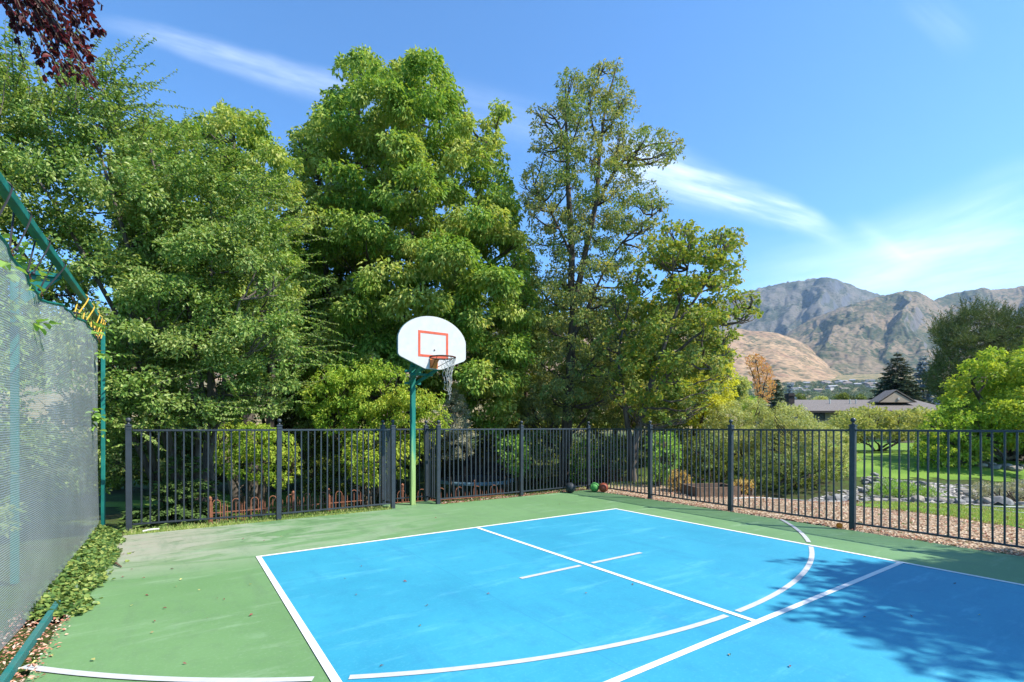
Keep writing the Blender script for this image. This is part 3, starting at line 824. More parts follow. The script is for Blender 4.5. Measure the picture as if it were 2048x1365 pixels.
Z3 = zbot[None, :] + (ztop - zbot)[None, :] * ZZ
Bo = SB + .045 * np.sin(AA * .9 + .6) * np.sin(pi * ZZ) + .022 * np.sin(AA * 3.1 + 2.2 * ZZ) * ZZ + .012 * np.sin(AA * 9 + ZZ * 7) * ZZ ** 2 + .06 * np.sin(pi * ZZ) * np.exp(-((AA + 1.2) / 1.2) ** 2)
Bo += -.06 * np.exp(-((AA + .6) / .16) ** 2) * ZZ ** 3
PX = P2[0] + Bo * DB[0] + AA * DA[0]; PY = P2[1] + Bo * DB[1] + AA * DA[1]
me = grid_mesh('mesh_screen', PX, PY, Z3)
uvl = me.uv_layers.new(name='UVMap')
li = np.zeros(len(me.loops), np.int32); me.loops.foreach_get('vertex_index', li)
uv = np.stack([AA.ravel()[li], Z3.ravel()[li]], 1); uvl.data.foreach_set('uv', uv.astype(np.float32).ravel())
m, nt, out = new_mat('woven_shade_mesh'); t = NT(nt)
uvn = t.n('ShaderNodeTexCoord').outputs['UV']
sp = t.n('ShaderNodeSeparateXYZ'); t.l(uvn, sp.inputs[0])
wob = t.noise(uvn, 2.2, 3, .5)
row = t.math('ADD', t.math('MULTIPLY', sp.outputs[1], 1 / .017), t.math('MULTIPLY', wob, 2.2))
rowf = t.math('FRACT', row)
colx = t.math('FRACT', t.math('ADD', t.math('MULTIPLY', sp.outputs[0], 1 / .015), t.math('MULTIPLY', t.math('FLOOR', row), .5)))
hr = t.ss(t.math('ABSOLUTE', t.math('SUBTRACT', rowf, .5)), .34, .18)     # horizontal yarns
vc = t.ss(t.math('ABSOLUTE', t.math('SUBTRACT', colx, .5)), .30, .12)     # knots between them
cov = t.math('MULTIPLY_ADD', t.math('MAXIMUM', hr, t.math('MULTIPLY', vc, .75)), .62, .27)
n1 = t.noise(uvn, .8, 5, .6)
cov = t.math('MULTIPLY', cov, t.math('MULTIPLY_ADD', n1, .30, .46), clamp=True)
c = t.ramp(n1, [(.3, (.44, .50, .525)), (.6, (.53, .58, .60)), (.8, (.60, .635, .645))])
df = t.bsdf(c, .5, .35)
trl = t.n('ShaderNodeBsdfTranslucent'); t.l(c, trl.inputs[0])
mx0 = t.n('ShaderNodeMixShader'); mx0.inputs[0].default_value = .25; t.l(df, mx0.inputs[1]); t.l(trl.outputs[0], mx0.inputs[2])
trp = t.n('ShaderNodeBsdfTransparent')
mx = t.n('ShaderNodeMixShader'); t.l(cov, mx.inputs[0]); t.l(trp.outputs[0], mx.inputs[1]); t.l(mx0.outputs[0], mx.inputs[2]); t.l(mx.outputs[0], out.inputs[0])
M_SCREEN = m
scr = empty('windscreen', W(SB, 0)); tag(scr, 'grey-green woven mesh windscreen hanging along the left of the court', 'windscreen')
link('mesh_screen', me, M_SCREEN, scr, True)
ed = np.stack([PX[-1] , PY[-1], Z3[-1] + .002], 1)[::3]
MB().tube(ed, .012, 6).build('hem_cord', M_TEAL, scr, True)
frm = empty('screen_frame', W(-8.3, 0)); tag(frm, 'teal steel frame with long top bar and gusset arm carrying the mesh windscreen', 'steel frame')
BARZ = 3.20
MB().bar(W(SB + .02, -9, BARZ), W(SB + .02, 3.35, BARZ), .062, .062, bev=.006).build('top_bar', M_TEAL, frm)
for pa in (.243, .243 - 3.6, .243 - 7.2):
    base = W(SB - .36, pa); tip = W(SB - .012, pa)
    MB().box(base + UP * 1.605, (.06, .06, 3.21), axp, .006).build('post', M_TEAL, frm)
    g = MB().bar(base + UP * 3.155, tip + UP * 3.155, .075, .04)
    v3 = [base + UP * 3.135 + DB * .04, tip + UP * 3.135, base + UP * 2.80 + DB * .04]
    g.prism(v3, DA, .008)
    g.build('gusset_arm', M_TEAL, frm)
MB().box(W(SB + .03, 3.32) + UP * 1.595, (.052, .052, 3.19), axp, .005).build('post', M_TEAL, frm)
# bungee loops
M_BLK = simple('black_bungee', (.02, .02, .022), .55, .4, 0, .1, 20)
M_YEL = simple('yellow_bungee', (.62, .38, .05), .6, .3, 0, .15, 20)
M_HOOK = simple('dark_plastic_hook', (.02, .018, .03), .5, .4, 0, .1, 20)
def ztopat(a): return float(np.interp(a, aa, ztop))
def bungee(a, da, mat, label, group, r=.0065):
    top = W(SB + .02, a, BARZ); ta = a - da
    low = W(SB + .01, ta, ztopat(ta) + .03)
    root = empty('bungee_cord', low); tag(root, label, 'bungee cord', group)
    w = .033
    pts = [low + DA * .012 + DB * .015]
    pts += [top + DB * (w + .008) - UP * .03 + DA * .05, top + DB * (w + .004) + UP * .028 + DA * .05, top + UP * .042 + DA * .045, top - DB * (w + .004) + UP * .028 + DA * .02, top - DB * (w + .008) - UP * .03, low - DA * .02 - DB * .012]
    MB().tube(smooth_path(pts, 26), r, 6).build('cord', mat, root, True)
    MB().sphere(low + DA * .012 + DB * .015, .014, 8, 6).sphere(low - DA * .02 - DB * .012, .014, 8, 6).build('end_knob', M_HOOK, root)
    MB().torus(low - UP * .03, .022, .003, DA, UP, 14, 5).build('hook', M_RIM, root)
gb = 'black bungee cords tying the screen to the top bar'; gy = 'yellow bungee cords tying the screen to the top bar'
for a_, d_, nm in ((-2.05, .18, 'black bungee cord cut by the left edge of the photo, above the screen'), (-1.517, .18, 'first whole black bungee loop seen from the left photo edge'), (-.856, .33, 'middle black bungee loop, hanging just before the gusset arm'), (-.15, .62, 'long slanting black bungee loop crossing in front of the teal gusset arm')):
    bungee(a_, d_, M_BLK, nm, gb)
for a_, d_, nm in ((1.39, .38, 'first yellow bungee loop past the gusset arm, longest'), (1.93, .32, 'second yellow bungee loop past the gusset arm'), (2.5, .17, 'third yellow bungee loop past the gusset arm, by leaves'),
              (2.78, .12, 'fourth yellow bungee loop past the gusset arm, amid leaves'), (2.98, .10, 'yellow bungee loop second from the screen corner'), (3.16, .10, 'yellow bungee loop at the screen corner')):
    bungee(a_, d_, M_YEL, nm, gy, .0075)
# timber edging at the foot of the screen
M_EDGING = simple('weathered_teal_timber', (.015, .14, .13), .65, .2, 0, .2, 7, .2, (.06, .15, .135))
tag(MB().bar(W(-7.83, -.95, .045), W(-7.87, -6.5, .045), .038, .065, bev=.006).build('edging_beam', M_EDGING), 'weathered teal edging beam lying in leaf litter along the court edge', 'edging beam')

# ---------------------------------------------------------------- balls
def ball(label, cat, p, r, col, rot, seam=None, ring=None, rough=.6):
    m = simple('ball_' + cat.replace(' ', '_') + str(len(bpy.data.materials)), col, rough, .35, 0, .12, 22, .5)
    o = empty(cat.replace(' ', '_'), p); tag(o, label, cat, 'balls lying on the court')
    MB().sphere((0, 0, r), r, 32, 20).build('ball_shell', m, o, True, world=False)
    if seam:
        ms = simple('ball_seam' + str(len(bpy.data.materials)), seam, .7, .2, 0, .05, 20); c = np.array([0, 0, r])
        s = MB(); E = np.eye(3)
        s.torus(c, r * .993, r * .028, E[0], E[1], 40, 6); s.torus(c, r * .993, r * .028, E[0], E[2], 40, 6)
        for sg in (-1, 1):
            th = np.linspace(0, 2 * pi, 41); q = np.stack([sg * (.55 + .22 * np.cos(2 * th)), np.cos(th), np.sin(th)], 1)
            s.tube(c + unit(q) * r * .993, r * .028, 6)
        so_ = s.build('seam', ms, o, True, world=False)
        R = Vector((0, 0, r))
        so_.rotation_euler = rot; so_.location = R - so_.rotation_euler.to_matrix() @ R
    if ring:
        c = np.array([0, 0, r]); nv = unit(np.array(ring)); u_ = unit(np.cross(nv, [0, 0, 1.0])); v_ = np.cross(nv, u_)
        MB().torus(c + nv * r * .42, r * .92, r * .05, u_, v_, 36, 8).build('raised_band', m, o, True, world=False)
    return o
b3 = lambda u, v: (*gp(u, v), 0)
ball('dark grey rubber basketball lying alone near the back fence', 'basketball', b3(1141, 986), .122, (.028, .035, .042), (.5, .3, .4), seam=(.012, .014, .016))
ball('bright green ball touching the red-brown ball by the corner post', 'rubber ball', b3(1189, 984), .112, (.10, .34, .075), (0, 0, 0), ring=(.3, -1, .4))
ball('red-brown basketball with a raised band beside the green ball', 'basketball', b3(1207, 985), .115, (.30, .065, .03), (.9, .2, 1.0), ring=(-.25, -1, .1))
ball('tiny bright orange ball at the foot of the right fence post', 'small ball', (*gp(1679, 1057), .0), .044, (1.0, .24, .015), (0, 0, 0))

# ---------------------------------------------------------------- trampoline
M_TPAD = simple('blue_vinyl_pad', (.15, .25, .31), .5, .4, 0, .15, 8)
M_TMAT = simple('black_jump_mat', (.012, .012, .014), .7, .2)
m, nt, out = new_mat('black_safety_net'); t = NT(nt); p = t.pos()
dfn = t.bsdf((.01, .011, .014), .8, .2); tp = t.n('ShaderNodeBsdfTransparent'); mx = t.n('ShaderNodeMixShader')
f = t.math('MULTIPLY_ADD', t.noise(p, 2.5, 3), .25, .62); t.l(f, mx.inputs[0]); t.l(tp.outputs[0], mx.inputs[1]); t.l(dfn, mx.inputs[2]); t.l(mx.outputs[0], out.inputs[0]); M_TNET = m
tx, ty = (952 - 1024) / FPX * 16.2, 16.2; tg = float(zg(tx, ty)); tr = 1.18; tz = -.17
tram = empty('trampoline', (tx, ty, tg)); tag(tram, 'round trampoline with blue pad and black safety net behind the fence', 'trampoline')
C0 = np.array([tx, ty, 0.])
MB().lathe(C0, [(.01, tz), (tr - .2, tz), (tr - .2, tz - .02), (.01, tz - .02)], 40).build('jump_mat', M_TMAT, tram)
MB().lathe(C0, [(tr - .2, tz + .01), (tr - .17, tz + .045), (tr + .05, tz + .045), (tr + .08, tz + .01), (tr + .08, tz - .05), (tr - .2, tz - .02)], 40).build('pad_ring', M_TPAD, tram, True)
for k in range(6):
    a = 2 * pi * k / 6 + .3; q = C0 + tr * np.array([cos(a), sin(a), 0])
    MB().tube([q + UP * (tz - .03), q + UP * tg], .022, 8).build('leg', M_FENCE, tram)
    MB().tube([q + UP * tz, q + UP * (tz + 1.2), q * .985 + C0 * .015 + UP * (tz + 1.55)], .022, 8).build('net_pole', M_TMAT, tram)
nn = 49; an = np.linspace(0, 2 * pi, nn); hh = np.linspace(0, 1, 12)
AN, HH = np.meshgrid(an, hh)
top = 1.05 + .22 * np.cos(6 * (AN - .3)) * .9 - .28 * np.exp(-((np.sin((AN - 4.2) / 2)) / .35) ** 2)
RR = tr * (1 - .05 * np.sin(pi * HH))
link('safety_net', grid_mesh('safety_net', tx + RR * np.cos(AN), ty + RR * np.sin(AN), tz + HH * top), M_TNET, tram, True)

# ---------------------------------------------------------------- planter, hose, pipe
M_WOOD = simple('weathered_timber', (.20, .13, .085), .85, .2, 0, .2, 12, .5)
M_SOIL = simple('dark_soil', (.05, .035, .025), .95, .1, 0, .2, 20, .6)
c = np.array([*gp(1420, 988), 0]); c[2] = float(zg(c[0], c[1]))
pl = empty('raised_planter', c); tag(pl, 'low weathered timber planter box on the mulch behind the fence', 'planter box')
ex = unit(np.array([1, .12, 0])); ey = np.array([-ex[1], ex[0], 0]); axq = np.array([ex, ey, UP])
for s, ln, ax_ in ((-.38, 1.05, 0), (.38, 1.05, 0)):
    MB().box(c + ey * s + UP * .12, (ln, .045, .24), axq, .004).build('side_board', M_WOOD, pl)
for s in (-.50, .50):
    MB().box(c + ex * s + UP * .12, (.045, .712, .235), axq, .004).build('end_board', M_WOOD, pl)
MB().box(c + UP * .08, (.95, .70, .16), axq).build('soil', M_SOIL, pl)
M_HOSE = simple('pale_hose', (.55, .55, .50), .5, .4, 0, .08, 10)
def hose(label, px, r=.011):
    pts = []
    for u, v in px:
        x, y = gp(u, v, -.05); pts.append((x, y, float(zg(x, y)) + r + .012))
    tag(MB().tube(smooth_path(pts, 60), r, 7).build('garden_hose', M_HOSE, None, True), label, 'garden hose')
hose('pale garden hose curving across the mulch between two fence posts', [(1468, 1002), (1500, 1000), (1540, 998), (1590, 1000), (1640, 1003), (1680, 1001)])
hose('pale hose laid in two loops by the creek rocks at the right', [(1930, 1018), (1965, 1020), (2010, 1026), (2070, 1030), (2120, 1028), (2060, 1018), (2000, 1016), (1960, 1013)])
q0 = np.array([*gp(285, 1066), .02]); q1 = np.array([*gp(318, 1061), .02])
tag(MB().tube([q0, (q0 + q1) / 2 + UP * .01, q1], .014, 8).build('broken_pipe', M_BOARD, None, True), 'short piece of white plastic pipe lying beside the leftmost fence post', 'pipe')
q0 = np.array([*gp(226, 1128), .012]); q1 = np.array([*gp(243, 1136), .012])
tag(MB().tube([q0, (q0 * .6 + q1 * .4) + UP * .012, q1], [.008, .012, .006], 7).build('bark_piece', M_WOOD, None, True), 'curled piece of bark lying on the green court by the ivy', 'bark')
# ---------------------------------------------------------------- mountains
_tab = rng.uniform(0, 1, (256, 256))
def vn(x, y):
    x = np.asarray(x, float); y = np.asarray(y, float)
    xi = np.floor(x).astype(int); yi = np.floor(y).astype(int); fx = x - xi; fy = y - yi
    fx = fx * fx * (3 - 2 * fx); fy = fy * fy * (3 - 2 * fy)
    g = lambda i, j: _tab[i & 255, j & 255]
    return (g(xi, yi) * (1 - fx) + g(xi + 1, yi) * fx) * (1 - fy) + (g(xi, yi + 1) * (1 - fx) + g(xi + 1, yi + 1) * fx) * fy
def fbm(x, y, o=5):
    s = 0; a = .5
    for k in range(o): s = s + a * vn(x * 2 ** k + 17 * k, y * 2 ** k + 31 * k); a *= .5
    return s
def ridged(x, y, o=4):
    s = 0; a = .55
    for k in range(o): s = s + a * (1 - np.abs(2 * vn(x * 2 ** k + 9 * k, y * 2 ** k + 5 * k) - 1)); a *= .5
    return s
def mtn_mat(name, grass, scrub, rock, rust, rocky, scrubby):
    m, nt, out = new_mat(name); t = NT(nt); g = t.n('ShaderNodeNewGeometry'); p = g.outputs['Position']
    n0 = t.noise(p, .0045, 6, .6); n1 = t.noise(p, .02, 5, .65)
    v = t.n('ShaderNodeTexVoronoi'); v.inputs['Scale'].default_value = .05; v.inputs['Randomness'].default_value = 1
    t.l(t.mapping(p, (1, 1, 1.3)), v.inputs['Vector'])
    dots = t.ss(v.outputs['Distance'], .50, .36)
    dn = t.ss(n0, .40, .62)
    c = t.mix(t.ss(n1, .4, .7), grass, tuple(q * .82 for q in grass))
    c = t.mix(t.math('MULTIPLY', t.ss(t.noise(p, .008, 5, .6), .50, .66), .75), c, rust)
    c = t.mix(t.math('MULTIPLY', dots, t.math('MULTIPLY_ADD', dn, scrubby, .42)), c, scrub)
    c = t.mix(t.math('MULTIPLY', t.ss(t.math('ADD', n0, t.math('MULTIPLY', n1, .4)), .66, .80), .8 * scrubby), c, scrub)
    sp = t.n('ShaderNodeSeparateXYZ'); t.l(g.outputs['Normal'], sp.inputs[0])
    steep = t.ss(t.math('ADD', sp.outputs[2], t.math('MULTIPLY_ADD', n1, .7, -.35)), .56, .34)
    rk = t.ramp(t.noise(t.mapping(p, (1, 1, .35)), .05, 6, .7), [(.35, tuple(q * .55 for q in rock)), (.65, rock)])
    c = t.mix(t.math('MULTIPLY', steep, rocky), c, rk)
    t.l(t.bsdf(c, .95, .1, 0, n1, 1.0, 9), out.inputs[0]); return m
def mountain(label, ridge, Dc, Df, mat, power=1.15, gul=.16, gf=14, crest=.010, nu=420, nt_=150, seed=0, sub=None, vfront=None):
    r = np.array(ridge, float); us = np.linspace(r[0, 0], r[-1, 0], nu)
    v = np.interp(us, r[:, 0], r[:, 1])
    ks = np.hanning(13); v = np.convolve(np.pad(v, 6, 'edge'), ks / ks.sum(), 'valid')
    zc = HC + (HZ - v) / FPX * Dc
    tt = np.concatenate([np.linspace(0, 1, nt_), 1 + np.linspace(.04, .6, 14)])
    U, T = np.meshgrid(us, tt)
    Yd = Df + (Dc - Df) * T; X = (U - 1024) / FPX * Yd
    zb = zg(X[0], Yd[0]) - 6
    H = (zc - zb)[None, :]
    s = np.where(T <= 1, np.clip(T, 0, 1) ** power, np.maximum(0, 1 - (T - 1) * 1.5))
    x = (U - 1024) / FPX * gf + seed * 7.3; wx = fbm(x * .6 + 3, T * 3 + seed, 4) * 1.6
    g1 = ridged(x * .45 + wx * .8, T * 1.0 + seed + .5 * wx, 5) - .62
    g2 = fbm(x * 3 + 5, T * 14 + seed, 5) - .5
    env = np.where(T <= 1, np.clip(4 * T * (1 - T), 0, 1) ** .7 * (.4 + .6 * T), 0)
    Z = zb[None, :] + H * (s + gul * 2.0 * g1 * env + .05 * g2 * env) + H * crest * 2 * (fbm(x * 9, T * 0 + seed, 4) - .5) * np.clip(T, 0, 1) ** 6
    o = link('mountain', grid_mesh('mountain', X, Yd, Z), mat); tag(o, label, kind='structure'); return o
M_FAR = mtn_mat('far_rock_mountain', (.15, .135, .115), (.034, .05, .034), (.125, .13, .145), (.09, .09, .065), .95, .8)
M_MID = mtn_mat('scrub_mountain', (.205, .15, .095), (.034, .050, .022), (.15, .14, .14), (.075, .082, .036), .9, .9)
M_LOW = mtn_mat('dry_grass_hill', (.36, .235, .135), (.05, .06, .028), (.24, .21, .19), (.21, .12, .075), .6, .5)
mountain('far grey rocky peak behind the brown hills', [(0, 640), (300, 610), (800, 650), (1250, 640), (1380, 615), (1450, 600), (1500, 581), (1530, 575), (1560, 566), (1600, 561), (1640, 557), (1662, 556), (1690, 567), (1730, 580), (1770, 592), (1840, 610), (2000, 640), (2300, 650)], 3600, 2350, M_FAR, 1.0, .24, 20, .016, 620, seed=1)
mountain('brown scrub-covered mountain with dark cliffs', [(1380, 760), (1480, 712), (1568, 671), (1621, 638), (1685, 615), (1748, 596), (1785, 587), (1810, 582), (1835, 583), (1868, 601), (1920, 640), (2000, 690), (2100, 730)], 2700, 1750, M_MID, 1.05, .21, 19, .008, 460, 190, seed=4)
mountain('brown ridge rising at the right edge', [(1780, 690), (1830, 630), (1868, 602), (1906, 588), (1938, 580), (1979, 580), (2015, 577), (2048, 572), (2150, 552), (2300, 560), (2500, 600)], 2900, 1900, M_MID, 1.05, .24, 19, .010, 460, seed=6)
mountain('tan dry-grass foothill at the foot of the mountains', [(-300, 700), (0, 700), (900, 690), (1300, 672), (1447, 664), (1473, 656), (1500, 662), (1545, 664), (1577, 674), (1612, 688), (1630, 706), (1660, 722), (1690, 745), (1720, 768), (1800, 775), (2000, 740), (2300, 720)], 2150, 1350, M_LOW, 1.05, .13, 16, .006, 560, seed=9)

# ---------------------------------------------------------------- far town at the foot of the hills
M_FLEAF = leaf_mat('far_tree_leaf', [(.035, .06, .025), (.06, .09, .035), (.10, .12, .05)], trans=.15)
bag = LeafBag(); C = []; R = []
for _ in range(900):
    Y = 240 + 1090 * rng.uniform() ** .6; u = rng.uniform(1380, 1790)
    x = (u - 1024) / FPX * Y; C.append((x, Y, float(zg(x, Y)) + 2.2)); R.append(rng.uniform(2.2, 4.4))
fill(bag, np.array(C), np.array(R), .5, 1.5, 1.1, nsub=7, flat=.9)
tag(link('distant_trees', bag.mesh('distant_trees'), M_FLEAF), 'far-off trees of the town at the foot of the hills', kind='stuff')
M_FW = [simple('far_house_wall_%d' % i, c, .8, .2, 0, .05, 1) for i, c in enumerate(((.42, .40, .38), (.34, .29, .24), (.25, .22, .20)))]
M_FR = [simple('far_house_roof_%d' % i, c, .8, .2, 0, .05, 1) for i, c in enumerate(((.16, .15, .15), (.24, .19, .16), (.30, .30, .31)))]
for k in range(30):
    Y = rng.uniform(820, 1300); u = rng.uniform(1560, 1760); x = (u - 1024) / FPX * Y; z = float(zg(x, Y)) - .3
    w, d, h = rng.uniform(11, 19), rng.uniform(9, 12), rng.uniform(3.5, 6)
    root = empty('distant_house', (x, Y, z)); tag(root, 'tiny pale house far off among the trees at the foot of the hills', 'house', 'distant houses of the town')
    MB().box((0, 0, h / 2), (w, d, h)).build('wall', M_FW[k % 3], root, world=False)
    MB().add([(-w / 2 - .5, -d / 2 - .5, h), (w / 2 + .5, -d / 2 - .5, h), (w / 2 + .5, d / 2 + .5, h), (-w / 2 - .5, d / 2 + .5, h), (-w / 2 - .5, 0, h + 2.6), (w / 2 + .5, 0, h + 2.6)],
             [(0, 1, 5, 4), (2, 3, 4, 5), (0, 4, 3), (1, 2, 5), (3, 2, 1, 0)]).build('roof', M_FR[(k * 7) % 3], root, world=False)
    root.rotation_euler = (0, 0, rng.uniform(-.6, .6))

# ---------------------------------------------------------------- neighbour's house
M_STUCCO = simple('tan_stucco', (.42, .33, .24), .85, .2, 0, .08, 1.2)
m, nt, out = new_mat('brown_shingle'); t = NT(nt); p = t.pos()
bk = t.n('ShaderNodeTexBrick'); bk.inputs['Scale'].default_value = 3.2; bk.inputs['Mortar Size'].default_value = .012
bk.inputs['Color1'].default_value = (.155, .137, .125, 1); bk.inputs['Color2'].default_value = (.21, .185, .17, 1); bk.inputs['Mortar'].default_value = (.06, .055, .05, 1)
t.l(t.mapping(p, (1, 1.6, 1)), bk.inputs['Vector'])
c = t.mix(t.math('MULTIPLY', t.noise(p, .8, 4), .35), bk.outputs['Color'], (.22, .19, .17))
t.l(t.bsdf(c, .9, .2, 0, bk.outputs['Fac'], .5, .02), out.inputs[0]); M_SHING = m
M_TRIM = simple('dark_brown_trim', (.05, .04, .036), .6, .3)
M_GLASS = simple('dark_window_glass', (.02, .025, .03), .08, .6)
M_DKBRICK = simple('dark_brick', (.06, .048, .045), .85, .2, 0, .2, 5)
YH = 50.0
def hx(u, Y=YH): return (u - 1024) / FPX * Y
def hz(v, Y=YH): return HC - (v - HZ) / FPX * Y
x0, x1 = hx(1612), hx(1905)
gz = 0.3; ze = hz(822); dep = 9.0; zr = hz(800, YH + 5.0)
hs = empty('house', ((x0 + x1) / 2, YH + 4.5, gz)); tag(hs, 'long low tan house with brown shingle roof, gable and dark chimney beyond the shrubs', 'house')
wl = MB().box(((x0 + x1) / 2, YH + 4.9, (gz - .6 + ze) / 2), (x1 - x0, 8.2, ze - gz + .6)).build('wall', M_STUCCO, hs)
ya, yb, ym = YH, YH + 10, YH + 5
V = [(x0 - .5, ya, ze), (x1 + .5, ya, ze), (x1 + .5, yb, ze), (x0 - .5, yb, ze), (x0 - .3, ym, zr), (x1 + .3, ym, zr)]
rf = MB().add(V, [(0, 1, 5, 4), (2, 3, 4, 5), (0, 4, 3), (1, 2, 5), (3, 2, 1, 0)]).build('roof', M_SHING, hs)
MB().box(((x0 + x1) / 2, ya - .03, ze - .10), (x1 - x0 + 1.1, .06, .20)).build('fascia', M_TRIM, rf)
# gable standing on the roof
g0, g1, gpk = hx(1758, YH + 2), hx(1836, YH + 2), hx(1795, YH + 2); zgb = hz(802, YH + 2) - .15; zgp = hz(781, YH + 2)
gm = MB().prism([(g0 + .25, YH + 2.2, zgb), (g1 - .25, YH + 2.2, zgb), (gpk, YH + 2.2, zgp - .15)], (0, 1, 0), 1.4).build('gable_wall', simple('pale_stucco', (.44, .355, .28), .85, .2, 0, .06, 1.2), hs)
gr_ = MB()
for s0 in (g0, g1):
    e = np.array([s0, YH + 2.14, zgb - .02]); k = np.array([gpk, YH + 2.14, zgp]); up2 = np.array([0, 0, .09])
    gr_.add([e, k, k + [0, 1.6, 0], e + [0, 1.6, 0], e + up2, k + up2, k + up2 + [0, 1.6, 0], e + up2 + [0, 1.6, 0]], [(0, 1, 2, 3), (7, 6, 5, 4), (0, 4, 5, 1), (1, 5, 6, 2), (2, 6, 7, 3), (3, 7, 4, 0)])
gr_.build('gable_roof', M_SHING, gm)
MB().box((gpk + .25, YH + 2.15, zgb + .38), (.22, .06, .22)).build('vent', M_BOARD, gm)
c0, c1 = hx(1606), hx(1618)
MB().box(((c0 + c1) / 2, YH + 3, hz(800)), (c1 - c0, .9, 1.7)).box(((c0 + c1) / 2, YH + 3, hz(789) + .05), (c1 - c0 + .14, 1.05, .14)).build('chimney', M_DKBRICK, rf)
for u in (1660, 1700, 1712):
    x = hx(u, YH + 3); MB().tube([(x, YH + 3, zr - .9), (x, YH + 3, zr - .05)], .06, 8).build('vent_pipe', M_HOSE, rf)
for u0, u1, v0, v1 in ((1634, 1658, 825, 838), (1690, 1712, 826, 845), (1838, 1860, 827, 845)):
    xa, xb = hx(u0), hx(u1); za_, zb_ = hz(v1), hz(v0)
    w = MB().box(((xa + xb) / 2, YH + .775, (za_ + zb_) / 2), (xb - xa + .16, .05, zb_ - za_ + .16)).build('window', M_TRIM, hs)
    MB().box(((xa + xb) / 2 - (xb - xa) / 4 - .01, YH + .74, (za_ + zb_) / 2), ((xb - xa) / 2 - .04, .03, zb_ - za_)).box(((xa + xb) / 2 + (xb - xa) / 4 + .01, YH + .74, (za_ + zb_) / 2), ((xb - xa) / 2 - .04, .03, zb_ - za_)).build('pane', M_GLASS, w)
# hip wing at the left of the house
x2 = hx(1588); wz = hz(812)
MB().box(((x2 + x0) / 2, YH + 8, (gz + wz) / 2 - .4), (x0 - x2, 6, wz - gz + .2)).build('wing_wall', M_STUCCO, hs)
MB().add([(x2 - .4, YH + 4.6, wz), (x0, YH + 4.6, wz), (x0, YH + 11.4, wz), (x2 - .4, YH + 11.4, wz), (x0 - .1, YH + 8, wz + 1.1), (x0, YH + 8, wz + 1.1)], [(0, 1, 5, 4), (2, 3, 4, 5), (0, 4, 3), (1, 2, 5), (3, 2, 1, 0)]).build('wing_roof', M_SHING, hs)
# low patio step and dark hedge at the house seen under the shrubs
hp = np.array([hx(1808, 38.), 38., 0.]); hp[2] = float(zg(hp[0], hp[1]))
tag(MB().box(hp + UP * .45, (1.8, 1.2, .9), bev=.03).box(hp + UP * .95, (2.0, 1.4, .12), bev=.02).build('brick_step', simple('pinkish_brick', (.26, .17, .14), .85, .2, 0, .15, 6, .4)), 'small brick landing at the far edge of the sunlit lawn', 'step')

# ---------------------------------------------------------------- creek rocks
M_ROCK = simple('grey_creek_rock', (.23, .222, .21), .85, .2, 0, .25, 7, .6, (.12, .115, .11))
M_ROCK2 = simple('warm_creek_rock', (.40, .34, .27), .85, .25, 0, .2, 7, .6, (.2, .17, .14))
RK = []
for k in range(9):
    bm = bmesh.new(); bmesh.ops.create_icosphere(bm, subdivisions=2, radius=1)
    d = rdir(9); h = rng.uniform(.55, .95, 9)
    for v in bm.verts:
        q = np.array(v.co[:]); sc = 1.0
        for dd, hh_ in zip(d, h):
            pr = q @ dd
            if pr > hh_: q = q - dd * (pr - hh_)
        v.co = q * np.array([1.25, .95, .72])
    me = bpy.data.meshes.new('creek_rock'); bm.to_mesh(me); bm.free(); me.materials.append(M_ROCK2 if k % 4 == 0 else M_ROCK); RK.append(me)
poly = [gp(1640, 978), gp(1710, 972), gp(1742, 952), gp(1790, 962), gp(1900, 968), gp(2060, 975), gp(2200, 985), gp(2180, 1006), gp(2048, 1004), gp(1900, 1000), gp(1760, 999), gp(1650, 992)]
pa = np.array(poly); n_r = 0
while n_r < 165:
    x = rng.uniform(pa[:, 0].min(), pa[:, 0].max()); y = rng.uniform(pa[:, 1].min(), pa[:, 1].max())
    if not pip(poly, np.array([x]), np.array([y]))[0]: continue
    r = rng.uniform(.05, .14) * (1.35 if rng.uniform() < .2 else 1)
    o = link('creek_rock', RK[n_r % 9]); o.location = (x, y, float(zg(x, y)) + r * .30)
    o.scale = (r, r * rng.uniform(.8, 1.2), r); o.rotation_euler = (rng.uniform(-.4, .4), rng.uniform(-.4, .4), rng.uniform(0, 6.3))
    tag(o, 'grey stone among the rocks lining the creek behind the right fence', 'rock', 'rocks lining the creek'); n_r += 1
for u, v, Y, r in ((1978, 962, 16.6, .17), (1992, 965, 16.2, .2), (2012, 966, 16.4, .18), (2030, 968, 16.0, .22), (2046, 969, 16.3, .17), (1962, 964, 16.4, .16)):
    x = (u - 1024) / FPX * Y; o = link('creek_rock', RK[(u * 7) % 9]); o.location = (x, Y, float(zg(x, Y)) + r * .3); o.scale = (r, r, r * .8); o.rotation_euler = (0, 0, u)
    tag(o, 'pale boulder at the foot of the big tree on the right', 'rock', 'boulders at the foot of the right tree')
